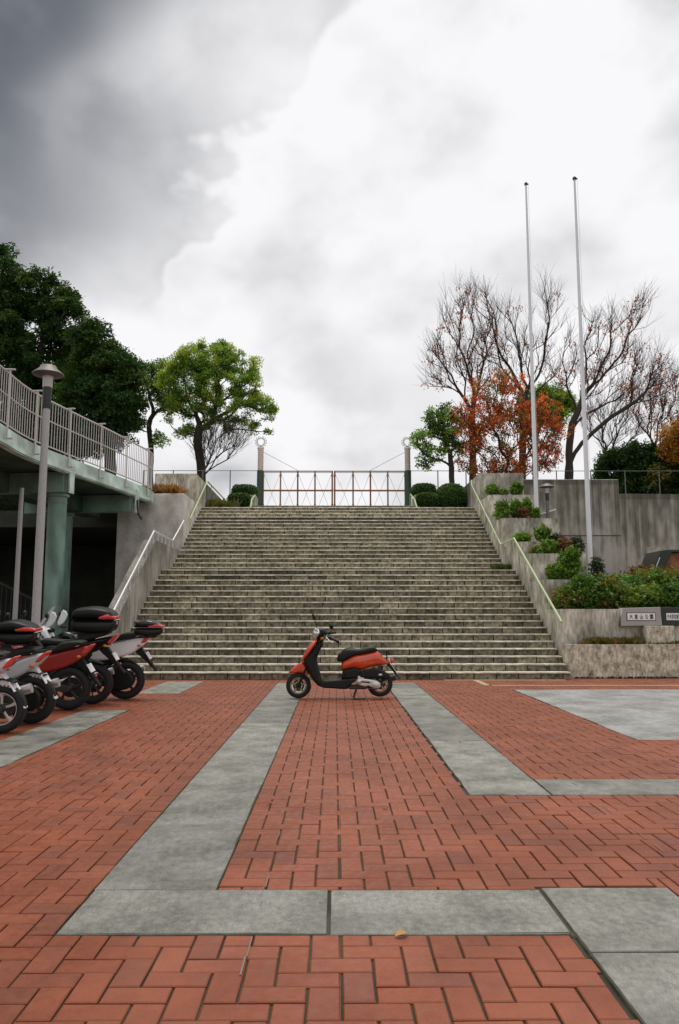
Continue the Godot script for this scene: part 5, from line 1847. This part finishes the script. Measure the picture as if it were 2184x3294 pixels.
func tight(o: Array, steps := 3) -> Array:
	# closed outline rounded a little
	var out := []
	var K := o.size()
	for i in K:
		for k in steps:
			var t := float(k) / steps
			out.append(Vector2(cubic_interpolate(o[i].x, o[(i + 1) % K].x, o[(i + K - 1) % K].x, o[(i + 2) % K].x, t), cubic_interpolate(o[i].y, o[(i + 1) % K].y, o[(i + K - 1) % K].y, o[(i + 2) % K].y, t)))
	return out

func z2(list: Array) -> Array:
	var out := []
	for i in range(0, list.size(), 2):
		out.append(Vector2((list[i] - 350.0) / 676.7, (983.0 - list[i + 1]) / 676.7))
	return out

func z3(x: float, y: float, z: float) -> Vector3:
	return Vector3((x - 350.0) / 676.7, (983.0 - y) / 676.7, z)

func build_scooter() -> void:
	var t := thing("scooter", "orange red motor scooter on its centre stand alone before the stair", "scooter", Vector3(-0.575, 0.003, -12.78))
	wheel(t, "front_wheel", Vector3(0, 0.199, 0), 0.197, 0.040, 0.042, M.gold, 5, M.iron)
	wheel(t, "rear_wheel", Vector3(1.2635, 0.228, 0), 0.203, 0.042, 0.046, M.gold, 5, M.iron)
	var g := Geo.new()
	g.pillow(tight(z2([248, 722, 262, 690, 300, 648, 350, 615, 398, 598, 428, 632, 450, 680, 462, 727, 430, 722, 350, 716]), 3), 0.078, 0.05)
	taper(g, -0.16, 0.55, 0.05, 1.0)
	part("front_fender", g, M.red, t)
	g = Geo.new()
	for s in [-0.07, 0.07]:
		g.tube([z3(440, 640, s), z3(350, 848, s)], [0.017], 8)
		g.box(z3(350, 848, s), Vector3(0.06, 0.05, 0.02), 0.005)
	part("fork", g, M.plastic, t)
	g = Geo.new()
	var sec := []
	for q in [[543, 374, 0.022, 0.085], [510, 405, 0.036, 0.14], [470, 460, 0.042, 0.175], [428, 525, 0.036, 0.18], [392, 580, 0.02, 0.155]]:
		sec.append([(q[0] - 350.0) / 676.7, (983.0 - q[1]) / 676.7, q[2], q[3]])
	g.ploft(sec, 3.0, 20, 5)
	part("front_apron", g, M.red, t)
	g = Geo.new()
	g.pillow(tight(z2([612, 398, 578, 480, 552, 545, 547, 600, 570, 680, 592, 762, 606, 800, 590, 856, 530, 818, 478, 745, 440, 660, 408, 585, 436, 535, 500, 462, 548, 408]), 2), 0.165, 0.05)
	for i in g.v.size():
		var y := g.v[i].y
		g.v[i].z *= 0.5 + 0.5 * smoothstep(0.9, 0.62, y) if y > 0.6 else 1.0
	part("leg_shield", g, M.plastic, t)
	g = Geo.new()
	g.pillow(z2([585, 802, 640, 792, 700, 788, 800, 780, 930, 765, 950, 790, 900, 830, 870, 852, 858, 878, 800, 879, 720, 872, 620, 868, 580, 850]), 0.155, 0.025)
	part("floor_board", g, M.plastic, t)
	g = Geo.new()
	g.pillow(tight(z2([797, 775, 804, 725, 814, 682, 880, 664, 962, 655, 1005, 690, 990, 745, 940, 778]), 2), 0.125, 0.04)
	part("under_seat_panel", g, M.plastic, t)
	g = Geo.new()
	var body := []
	for q in [[796, 690, 606, 0.10], [815, 688, 592, 0.128], [850, 678, 572, 0.142], [930, 668, 528, 0.150], [1005, 686, 512, 0.152], [1060, 672, 503, 0.148], [1110, 656, 494, 0.138], [1165, 645, 486, 0.122], [1205, 641, 506, 0.108], [1250, 633, 553, 0.09], [1285, 625, 590, 0.072], [1300, 618, 600, 0.055]]:
		body.append([(q[0] - 350.0) / 676.7, (983.0 - q[1]) / 676.7, (983.0 - q[2]) / 676.7, q[3]])
	g.xloft(body, 2.7, 28, 4)
	part("rear_body", g, M.red, t)
	g = Geo.new()
	body = []
	for q in [[762, 588, 552, 0.06], [772, 596, 525, 0.085], [800, 600, 490, 0.105], [835, 585, 458, 0.118], [900, 548, 454, 0.128], [980, 523, 460, 0.134], [1045, 515, 449, 0.136], [1090, 504, 437, 0.13], [1140, 492, 438, 0.115], [1170, 485, 458, 0.09], [1178, 480, 466, 0.07]]:
		body.append([(q[0] - 350.0) / 676.7, (983.0 - q[1]) / 676.7, (983.0 - q[2]) / 676.7, q[3]])
	g.xloft(body, 3.0, 24, 4)
	part("seat", g, M.vinyl, t)
	var tm := TextMesh.new()
	var font := SystemFont.new()
	font.font_names = PackedStringArray(["Droid Sans"])
	tm.font = font
	tm.text = "TODAY"
	tm.font_size = 32
	tm.pixel_size = 0.0010
	tm.depth = 0.0015
	var tx := part("side_lettering", tm, M.amber, t)
	tx.position = Vector3(1.105, 0.548, 0.140)
	tx.rotation_degrees = Vector3(-6, 13, 4)
	tx.scale = Vector3(1.75, 1.0, 1)
	# steering head, turned a little to the side
	var hd := Node3D.new()
	hd.name = "steering_head"
	t.add_child(hd, true)
	g = Geo.new()
	g.pillow(tight(z2([552, 258, 580, 246, 612, 250, 645, 276, 660, 296, 640, 322, 604, 345, 585, 372, 560, 372, 548, 330, 545, 290]), 2), 0.075, 0.05)
	part("handlebar_cowl", g, M.plastic, hd)
	g = Geo.new()
	g.tube([z3(578, 345, 0), z3(570, 440, 0)], [0.055, 0.06], 12)
	part("neck", g, M.plastic, hd)
	var fa := Vector3(-0.83, 0.10, 0.55).normalized()
	var hc := z3(534, 296, 0.03)
	g = Geo.new()
	g.lathe([Vector2(0.03, -0.09), Vector2(0.07, -0.05), Vector2(0.084, 0.0), Vector2(0.086, 0.012), Vector2(0.077, 0.018)], hc, fa, 22)
	part("headlamp_rim", g, M.chrome, hd)
	g = Geo.new()
	g.lathe([Vector2(0.077, 0.016), Vector2(0.06, 0.026), Vector2(0.03, 0.034), Vector2(0, 0.036)], hc, fa, 22)
	part("headlight", g, M.lens, hd)
	g = Geo.new()
	g.ball(z3(600, 355, 0.075), Vector3(0.028, 0.027, 0.02), 10, 6)
	part("indicator", g, M.amber, hd)
	for s in [-1.0, 1.0]:
		g = Geo.new()
		var a := z3(610, 315, 0.05 * s)
		var b := z3(665 if s > 0 else 660, 335 if s > 0 else 300, 0.17 * s)
		var c := z3(775 if s > 0 else 742, 383 if s > 0 else 296, 0.32 * s)
		g.tube([a, b, c], [0.014], 8)
		part("handlebar", g, M.iron, hd)
		g = Geo.new()
		g.tube([b.lerp(c, 0.3), c], [0.021], 10)
		g.box(b.lerp(c, 0.15), Vector3(0.06, 0.05, 0.05), 0.012)
		part("grip", g, M.plastic, hd)
		g = Geo.new()
		g.tube([b + Vector3(-0.03, 0.0, 0.0), b.lerp(c, 0.4) + Vector3(-0.045, -0.03, 0.02 * s), b.lerp(c, 0.75) + Vector3(-0.05, -0.035, 0.02 * s)], [0.008, 0.007, 0.006], 6)
		part("brake_lever", g, M.alloy, hd)
	g = Geo.new()
	g.tube([z3(552, 262, 0.13), z3(546, 238, 0.16), z3(522, 150, 0.2)], [0.006], 6)
	part("mirror_stem", g, M.plastic, hd)
	g = Geo.new()
	g.ball(Vector3.ZERO, Vector3(0.022, 0.05, 0.06), 12, 8)
	g.moved(Transform3D(Basis(Vector3(0, 0, 1), 0.35) * Basis(Vector3.UP, 0.25), z3(512, 124, 0.21)))
	part("mirror", g, M.plastic, hd)
	g = Geo.new()
	g.tube([z3(680, 300, -0.14), z3(700, 275, -0.17), z3(697, 240, -0.19)], [0.006], 6)
	part("mirror_stem", g, M.plastic, hd)
	g = Geo.new()
	g.ball(Vector3.ZERO, Vector3(0.036, 0.05, 0.055), 12, 8)
	g.moved(Transform3D(Basis(Vector3(0, 0, 1), 0.3), z3(697, 225, -0.2)))
	part("mirror", g, M.plastic, hd)
	g = Geo.new()
	g.tube([z3(640, 330, 0.14), z3(600, 372, 0.13), z3(580, 400, 0.09), z3(572, 440, 0.05)], [0.005], 5, false)
	g.tube([z3(645, 318, -0.12), z3(612, 385, -0.1), z3(585, 420, -0.06)], [0.005], 5, false)
	part("cables", g, M.plastic, hd).set_meta("kind", "stuff")
	# rear end
	g = Geo.new()
	for s in [-0.06, 0.06]:
		g.tube([z3(1195, 497, s), z3(1240, 487, s), z3(1324, 477, s)], [0.008], 6)
		g.tube([z3(1278, 482, s), z3(1284, 560, s)], [0.007], 6)
	for x in [1240, 1280, 1322]:
		g.tube([z3(x, 492 - (x - 1195) * 0.12, -0.06), z3(x, 492 - (x - 1195) * 0.12, 0.06)], [0.007], 6)
	part("rear_carrier", g, M.plastic, t)
	g = Geo.new()
	g.pillow(z2([1316, 572, 1340, 566, 1360, 578, 1354, 612, 1326, 620]), 0.055, 0.015)
	part("tail_light", g, M.lamp_red, t)
	g = Geo.new()
	g.pillow(z2([1290, 560, 1312, 560, 1320, 600, 1302, 606]), 0.062, 0.012)
	part("tail_trim", g, M.alloy, t)
	g = Geo.new()
	g.pillow(z2([1270, 618, 1310, 612, 1335, 648, 1404, 750, 1396, 762, 1318, 668, 1285, 640]), 0.05, 0.008)
	part("rear_fender", g, M.plastic, t)
	g = Geo.new()
	g.box(z3(1368, 692, 0), Vector3(0.006, 0.135, 0.2), 0.002, Basis(Vector3(0, 0, 1), 0.58))
	part("number_plate", g, M.plate_white, t)
	g = Geo.new()
	g.pillow(tight(z2([985, 722, 1010, 695, 1060, 678, 1150, 662, 1210, 676, 1262, 700, 1294, 748, 1280, 776, 1200, 772, 1100, 766, 1000, 760]), 2), 0.05, 0.03, 0.085)
	part("air_box", g, M.plastic, t)
	g = Geo.new()
	g.box(z3(1208, 728, 0.137), Vector3(0.05, 0.024, 0.004), 0.001)
	part("air_box_badge", g, M.plate_white, t)
	g = Geo.new()
	g.pillow(tight(z2([945, 802, 968, 770, 1005, 766, 1080, 775, 1165, 788, 1203, 815, 1210, 850, 1190, 875, 1150, 878, 1110, 862, 1080, 850, 1040, 856, 960, 834]), 2), 0.042, 0.022, 0.095)
	g.lathe([Vector2(0.062, 0.0), Vector2(0.055, 0.012), Vector2(0, 0.014)], z3(1152, 832, 0.136), Vector3(0, 0, 1), 20)
	g.lathe([Vector2(0.04, 0.0), Vector2(0.034, 0.010), Vector2(0, 0.012)], z3(985, 802, 0.136), Vector3(0, 0, 1), 16)
	for k in 5:
		var a := TAU * k / 5.0
		g.ball(z3(1152 + 52 * cos(a), 832 + 36 * sin(a), 0.139), Vector3.ONE * 0.007, 6, 4)
	g.pillow(z2([965, 748, 1000, 735, 1036, 760, 1030, 776, 970, 774]), 0.02, 0.008, 0.10)
	part("crank_case", g, M.alloy, t)
	g = Geo.new()
	g.pillow(z2([995, 795, 1090, 800, 1100, 818, 1000, 808]), 0.006, 0.003, 0.142)
	g.tube([z3(1200, 850, 0.11), z3(1160, 880, 0.14), z3(1080, 872, 0.15)], [0.010], 6)
	part("kick_lever", g, M.iron, t)
	g = Geo.new()
	g.pillow(z2([840, 848, 950, 838, 1060, 850, 1090, 872, 1040, 884, 900, 884, 850, 872]), 0.09, 0.02)
	g.box(z3(1030, 760, 0), Vector3(0.2, 0.18, 0.14), 0.02)
	part("engine_block", g, M.iron, t)
	g = Geo.new()
	g.tube([z3(1060, 850, -0.12), z3(1150, 830, -0.15), z3(1380, 770, -0.16)], [0.03, 0.045, 0.05], 12)
	part("exhaust", g, M.iron, t)
	g = Geo.new()
	g.tube([z3(1235, 650, -0.12), z3(1195, 830, -0.11)], [0.022], 8)
	g.tube([z3(1200, 640, 0.11), z3(1205, 740, 0.11)], [0.02], 8)
	part("shock_absorber", g, M.iron, t)
	g = Geo.new()
	for s in [-0.11, 0.11]:
		g.tube([z3(962, 868, s * 0.8), z3(940, 930, s), z3(926, 977, s * 1.3), z3(940, 980, s * 1.35)], [0.012], 8)
	g.tube([z3(955, 890, -0.09), z3(955, 890, 0.09)], [0.011], 8)
	g.tube([z3(930, 977, 0.14), z3(985, 976, 0.16), z3(1048, 974, 0.17)], [0.01, 0.009, 0.011], 8)
	part("centre_stand", g, M.iron, t)

func bike(label: String, at: Vector3, turn: float, lean: float, sp: Dictionary) -> void:
	var t := thing("motorcycle", label, "motorcycle", at, turn, "")
	t.rotation = Vector3(lean, turn, 0)
	var r: float = sp.get("r", 0.30)
	var dx: float = sp.get("dx", 0.0)
	var dy: float = sp.get("dy", 0.0)
	var th: float = sp.get("th", 0.0)
	var paint: Material = sp.paint
	wheel(t, "rear_wheel", Vector3(0, r, 0), r, 0.062 if r > 0.27 else 0.055, 0.07, sp.get("rim", M.iron), sp.get("spokes", 5), M.iron)
	wheel(t, "front_wheel", Vector3(-1.33, r, 0), r, 0.055, 0.055, sp.get("rim", M.iron), sp.get("spokes", 5), M.iron)
	var g := Geo.new()
	for s in [-0.11, 0.11]:
		g.pillow([Vector2(0.04, r + 0.03), Vector2(-0.05, r + 0.045), Vector2(-0.5, 0.46), Vector2(-0.5, 0.36), Vector2(-0.05, r - 0.045), Vector2(0.04, r - 0.03)], 0.018, 0.006, s)
	part("swing_arm", g, M.iron, t)
	g = Geo.new()
	g.pillow(tight([Vector2(-0.92, 0.30), Vector2(-0.45, 0.24), Vector2(-0.34, 0.4), Vector2(-0.4, 0.6), Vector2(-0.7, 0.68), Vector2(-0.98, 0.62)], 2), 0.17, 0.05)
	g.lathe([Vector2(0.13, 0), Vector2(0.12, 0.03), Vector2(0, 0.035)], Vector3(-0.55, 0.42, 0.165), Vector3(0, 0, 1), 18)
	part("engine_block", g, M.iron, t)
	g = Geo.new()
	g.pillow(tight([Vector2(-0.85, 0.6), Vector2(-0.4, 0.5), Vector2(-0.1, 0.62), Vector2(-0.02 + dx, 0.70 + dy), Vector2(-0.06 + dx, 0.80 + dy), Vector2(-0.4, 0.78), Vector2(-0.9, 0.78)], 2), 0.09, 0.03)
	part("frame_cover", g, M.plastic, t)
	g = Geo.new()
	g.pillow(tight([Vector2(-0.72, 0.68 + dy - th), Vector2(-0.42, 0.63 + dy - th), Vector2(0.02 + dx, 0.70 + dy - th * 0.8), Vector2(0.26 + dx, 0.83 + dy - th * 0.3), Vector2(0.34 + dx, 0.93 + dy), Vector2(0.14 + dx, 0.91 + dy), Vector2(-0.3, 0.82 + dy), Vector2(-0.66, 0.80 + dy)], 3), 0.125, 0.04)
	taper(g, -0.6, 1.1, 0.34 + dx, 0.55)
	part("tail_panel", g, paint, t)
	if sp.has("stripe"):
		g = Geo.new()
		g.pillow([Vector2(-0.5, 0.83 + dy), Vector2(-0.1 + dx, 0.885 + dy), Vector2(0.2 + dx, 0.945 + dy), Vector2(0.16 + dx, 0.955 + dy), Vector2(-0.12 + dx, 0.905 + dy), Vector2(-0.5, 0.855 + dy)], 0.122, 0.006)
		part("side_stripe", g, sp.stripe, t)
	g = Geo.new()
	g.pillow(tight([Vector2(-0.74, 0.82 + dy), Vector2(-0.45, 0.81 + dy), Vector2(0.0 + dx, 0.89 + dy), Vector2(0.24 + dx, 0.97 + dy), Vector2(0.18 + dx, 1.01 + dy), Vector2(-0.06 + dx, 0.985 + dy), Vector2(-0.2, 0.91 + dy), Vector2(-0.42, 0.875 + dy), Vector2(-0.7, 0.90 + dy)], 2), 0.135, 0.03)
	taper(g, -0.7, 0.8, -0.3, 1.0)
	part("seat", g, M.vinyl, t)
	g = Geo.new()
	g.pillow(tight([Vector2(-1.08, 0.80), Vector2(-1.06, 0.96), Vector2(-0.94, 1.05), Vector2(-0.8, 1.02), Vector2(-0.7, 0.9), Vector2(-0.68, 0.8), Vector2(-0.9, 0.7)], 3), 0.15, 0.06)
	part("fuel_tank", g, sp.get("tank", paint), t)
	g = Geo.new()
	g.pillow(tight([Vector2(-1.58, 0.82), Vector2(-1.5, 0.98), Vector2(-1.36, 1.12), Vector2(-1.22, 1.1), Vector2(-1.12, 0.92), Vector2(-1.0, 0.66), Vector2(-1.0, 0.45), Vector2(-1.2, 0.5), Vector2(-1.38, 0.68)], 3), 0.2, 0.07)
	taper(g, -1.58, 0.45, -1.25, 1.0)
	part("front_fairing", g, sp.get("front", paint), t)
	g = Geo.new()
	for s in [-0.1, 0.1]:
		g.tube([Vector3(-1.1, 0.98, s), Vector3(-1.33, r, s)], [0.024], 8)
	part("fork", g, M.iron, t)
	g = Geo.new()
	g.pillow(tight([Vector2(-1.64, r + 0.14), Vector2(-1.5, r + 0.29), Vector2(-1.3, r + 0.335), Vector2(-1.08, r + 0.22), Vector2(-1.14, r + 0.22), Vector2(-1.3, r + 0.30), Vector2(-1.48, r + 0.25)], 2), 0.06, 0.01)
	part("front_fender", g, sp.get("front", paint), t)
	g = Geo.new()
	g.pillow(tight([Vector2(-0.3, r + 0.2), Vector2(-0.16, r + 0.3), Vector2(0.02, r + 0.335), Vector2(0.16, r + 0.28), Vector2(0.02, r + 0.315), Vector2(-0.14, r + 0.26)], 2), 0.075, 0.008)
	part("rear_hugger", g, M.plastic, t)
	g = Geo.new()
	g.tube([Vector3(-0.6, 0.3, -0.19), Vector3(-0.3, 0.3, -0.2), Vector3(0.25, 0.46, -0.21)], [0.035, 0.05, 0.056], 12)
	part("exhaust", g, M.alloy, t)
	if sp.has("cover"):
		g = Geo.new()
		g.pillow(tight([Vector2(-0.42, 0.28), Vector2(-0.1, 0.16), Vector2(0.1, 0.2), Vector2(0.14, 0.36), Vector2(-0.02, 0.5), Vector2(-0.34, 0.52)], 3), 0.04, 0.03, 0.12)
		part("drive_cover", g, M.plastic, t)
	# bars, mirrors, screen
	g = Geo.new()
	g.tube([Vector3(-1.04, 1.1, -0.36), Vector3(-1.12, 1.11, -0.18), Vector3(-1.12, 1.08, 0), Vector3(-1.12, 1.11, 0.18), Vector3(-1.04, 1.1, 0.36)], [0.013], 8)
	part("handlebar", g, M.iron, t)
	for s in [-1.0, 1.0]:
		g = Geo.new()
		g.tube([Vector3(-1.085, 1.105, 0.25 * s), Vector3(-1.03, 1.1, 0.37 * s)], [0.02], 8)
		part("grip", g, M.plastic, t)
		g = Geo.new()
		g.tube([Vector3(-1.13, 1.12, 0.22 * s), Vector3(-1.15, 1.2, 0.25 * s), Vector3(-1.14, 1.3, 0.33 * s)], [0.007], 6)
		part("mirror_stem", g, M.plastic, t)
		g = Geo.new()
		g.ball(Vector3(-1.13, 1.31, 0.36 * s), Vector3(0.025, 0.045, 0.07), 10, 6)
		part("mirror", g, sp.get("mirror", M.plastic), t)
		g = Geo.new()
		g.ball(Vector3(0.2 + dx, 0.80 + dy, 0.15 * s), Vector3(0.03, 0.022, 0.022), 8, 6)
		g.tube([Vector3(0.2 + dx, 0.80 + dy, 0.08 * s), Vector3(0.2 + dx, 0.80 + dy, 0.15 * s)], [0.009], 6)
		part("indicator", g, M.amber, t)
	g = Geo.new()
	g.ball(Vector3(-1.5, 0.93, 0), Vector3(0.06, 0.06, 0.11), 12, 8)
	part("headlight", g, M.lens, t)
	g = Geo.new()
	for k in 5:
		g.box(Vector3(-1.16, 1.06, -0.08 + 0.04 * k), Vector3(0.07, 0.05, 0.03), 0.008)
	part("dashboard", g, M.plastic, t)
	if sp.has("screen"):
		g = Geo.new()
		var rows := []
		for i in 7:
			var f := i / 6.0
			var row := PackedVector3Array()
			for k in 9:
				var a := (k - 4) / 4.0
				row.append(Vector3(-1.42 + 0.28 * f + 0.1 * a * a, 1.06 + float(sp.screen) * f, a * (0.2 - 0.05 * f * f)))
			rows.append(row)
		var ref := []
		for i in 7:
			ref.append(Vector3(-0.9, 1.2, 0))
		g.grid(rows, false, ref)
		part("wind_screen", g, M.screen, t)
		g = Geo.new()
		for i in 6:
			g.tube([rows[i][8], rows[i + 1][8]], [0.006], 5, false)
			g.tube([rows[i][0], rows[i + 1][0]], [0.006], 5, false)
		part("screen_edge", g, M.fence, t)
		for s in [-1.0, 1.0]:
			g = Geo.new()
			g.pillow(tight([Vector2(-1.16, 1.13), Vector2(-1.06, 1.16), Vector2(-1.0, 1.3), Vector2(-1.07, 1.37), Vector2(-1.12, 1.25)], 2), 0.02, 0.008, s * 0.3)
			part("hand_guard", g, sp.get("front", paint), t)
	# tail light, plate and hanger
	g = Geo.new()
	g.pillow(tight([Vector2(0.21 + dx, 0.83 + dy), Vector2(0.29 + dx, 0.85 + dy), Vector2(0.37 + dx, 0.95 + dy), Vector2(0.33 + dx, 0.955 + dy), Vector2(0.26 + dx, 0.90 + dy)], 2), 0.085, 0.015)
	part("tail_light", g, M.lamp_red, t)
	g = Geo.new()
	g.pillow([Vector2(0.08 + dx, 0.75 + dy), Vector2(0.22 + dx, 0.775 + dy), Vector2(0.31 + dx, 0.62 + dy), Vector2(0.47 + dx, 0.40 + dy), Vector2(0.455 + dx, 0.385 + dy), Vector2(0.28 + dx, 0.56 + dy), Vector2(0.14 + dx, 0.68 + dy)], 0.05, 0.008)
	part("plate_hanger", g, sp.get("hanger", M.plastic), t)
	g = Geo.new()
	g.box(Vector3(0.33 + dx, 0.635 + dy, 0), Vector3(0.006, 0.125, 0.22), 0.002, Basis(Vector3(0, 0, 1), 0.55))
	part("number_plate", g, M.plate_white, t)
	g = Geo.new()
	g.box(Vector3(0.40 + dx, 0.53 + dy, 0), Vector3(0.012, 0.03, 0.06), 0.003, Basis(Vector3(0, 0, 1), 0.6))
	part("rear_reflector", g, M.lamp_red, t)
	g = Geo.new()
	g.tube([Vector3(-0.5, 0.28, 0.14), Vector3(-0.46, 0.14, 0.2), Vector3(-0.42, 0.012, 0.27)], [0.012], 6)
	g.box(Vector3(-0.42, 0.012, 0.28), Vector3(0.06, 0.015, 0.05), 0.004)
	part("side_stand", g, M.iron, t)
	if sp.has("box"):
		var b: Array = sp.box   # x0, x1, y0, y1, half width
		var h: float = b[3] - b[2]
		var mid: float = b[2] + h * 0.5
		g = Geo.new()
		g.xloft([[b[0], b[2] + h * 0.16, mid - 0.004, b[4] * 0.8], [b[0] + 0.04, b[2] + 0.03, mid - 0.004, b[4] * 0.95], [(b[0] + b[1]) / 2, b[2], mid - 0.004, b[4]], [b[1] - 0.05, b[2] + 0.02, mid - 0.004, b[4] * 0.9], [b[1], b[2] + h * 0.25, mid - 0.004, b[4] * 0.7]], 3.4, 22, 4)
		part("box_base", g, M.plastic, t)
		g = Geo.new()
		g.xloft([[b[0], mid + 0.004, b[3] - h * 0.26, b[4] * 0.8], [b[0] + 0.05, mid + 0.004, b[3] - 0.03, b[4] * 0.96], [(b[0] + b[1]) / 2, mid + 0.004, b[3], b[4]], [b[1] - 0.07, mid + 0.004, b[3] - 0.05, b[4] * 0.9], [b[1] + 0.01, mid + 0.004, b[3] - h * 0.36, b[4] * 0.7]], 3.0, 22, 4)
		part("box_lid", g, M.gloss if sp.get("shiny", false) else M.plastic, t)
		g = Geo.new()
		var xa: float = b[1] - 0.2
		g.xloft([[xa, mid + 0.01, mid + 0.05, b[4] * 0.965], [b[1] - 0.1, mid + 0.006, mid + h * 0.25, b[4] * 0.955], [b[1] - 0.04, mid + 0.006, mid + h * 0.23, b[4] * 0.86], [b[1] + 0.018, mid + 0.006, mid + h * 0.12, b[4] * 0.72]], 5.0, 20, 4)
		part("box_reflector", g, M.lamp_red, t)
		g = Geo.new()
		g.box(Vector3(b[1] + 0.012, mid - 0.005, 0), Vector3(0.03, 0.012, b[4] * 1.3), 0.004)
		g.box(Vector3(b[1] + 0.01, mid - 0.05, 0), Vector3(0.02, 0.05, 0.06), 0.006)
		part("box_latch", g, M.alloy, t)
		g = Geo.new()
		g.bar(Vector3(b[0], b[2] - 0.01, 0.08), Vector3(b[1] - 0.1, b[2] - 0.01, 0.08), 0.02, 0.02, 0.004)
		g.bar(Vector3(b[0], b[2] - 0.01, -0.08), Vector3(b[1] - 0.1, b[2] - 0.01, -0.08), 0.02, 0.02, 0.004)
		g.bar(Vector3(b[0] + 0.05, b[2] - 0.02, 0), Vector3(0.0 + dx, 0.86 + dy, 0), 0.05, 0.1, 0.004)
		part("box_carrier", g, M.iron, t)

func build_bikes() -> void:
	bike("silver motorcycle with bright wheel spokes, only its rear end showing at the picture's edge", Vector3(-3.66, 0, -8.98), 0.06, 0.06, {"paint": M.silver, "rim": M.alloy, "r": 0.27, "dx": -0.2, "dy": -0.12, "hanger": M.silver, "front": M.plastic, "tank": M.plastic})
	bike("silver grey motorcycle with a black top box and a large red reflector", Vector3(-3.64, 0, -9.81), 0.04, 0.06, {"paint": M.silver, "r": 0.29, "dx": -0.17, "dy": -0.1, "th": 0.06, "cover": true, "box": [-0.42, 0.04, 0.95, 1.24, 0.2], "front": M.plastic, "hanger": M.silver})
	bike("red motorcycle with white tail stripe and no top box", Vector3(-3.66, 0, -11.22), 0.03, 0.06, {"paint": M.deep_red, "spokes": 5, "rim": M.iron, "dx": -0.04, "dy": -0.06, "th": 0.06, "stripe": M.pearl, "front": M.gloss})
	bike("black motorcycle with the biggest black top box of the row", Vector3(-3.57, 0, -11.98), 0.05, 0.05, {"paint": M.gloss, "dx": 0.0, "dy": 0.06, "box": [-0.28, 0.32, 1.04, 1.43, 0.25], "front": M.gloss})
	bike("white motorcycle with small black top box, parked nearest the stair", Vector3(-3.27, 0, -12.69), 0.06, 0.05, {"paint": M.pearl, "dx": 0.02, "dy": 0.04, "th": 0.07, "cover": true, "box": [0.14, 0.56, 0.97, 1.24, 0.17], "screen": 0.38, "front": M.pearl, "shiny": true, "tank": M.gloss, "stripe": M.pearl})

# ---------- fallen leaves ----------
func build_litter() -> void:
	var at := [[0.285, -3.36, 0.035, "curled yellow brown leaf lying on the seam of the front concrete band", [0.42, 0.2, 0.05]], [0.31, -5.5, 0.028, "dark red leaf on the bricks midway to the scooter", [0.2, 0.04, 0.02]], [-0.42, -5.6, 0.028, "small red leaf on the bricks beside the long concrete band", [0.3, 0.05, 0.02]], [-0.1, -8.6, 0.03, "orange leaf on the bricks in front of the scooter's front wheel", [0.45, 0.14, 0.04]], [1.28, -8.3, 0.03, "orange leaf on the bricks at the edge of the right concrete band", [0.45, 0.16, 0.04]]]
	for a in at:
		var m := std("fallen leaf", lin(a[4][0], a[4][1], a[4][2]), 0.7)
		var g := Geo.new()
		var rows := []
		for i in 5:
			var f := i / 4.0
			var w: float = a[2] * 0.55 * sin(PI * clampf(f * 0.9 + 0.05, 0, 1))
			rows.append(PackedVector3Array([Vector3(f * a[2] * 1.6, 0.004 * sin(f * 4.0) + w * 0.2, -w), Vector3(f * a[2] * 1.6, 0.004 * sin(f * 4.0), 0), Vector3(f * a[2] * 1.6, 0.004 * sin(f * 4.0) + w * 0.25, w)]))
		g.grid(rows, false, [Vector3(0, -1, 0), Vector3(0, -1, 0), Vector3(0, -1, 0), Vector3(0, -1, 0), Vector3(0, -1, 0)])
		var o := solo("fallen_leaf", g, m, a[3], "leaf")
		o.position = Vector3(a[0], 0.010, a[1])
		o.rotation.y = R(0, TAU)
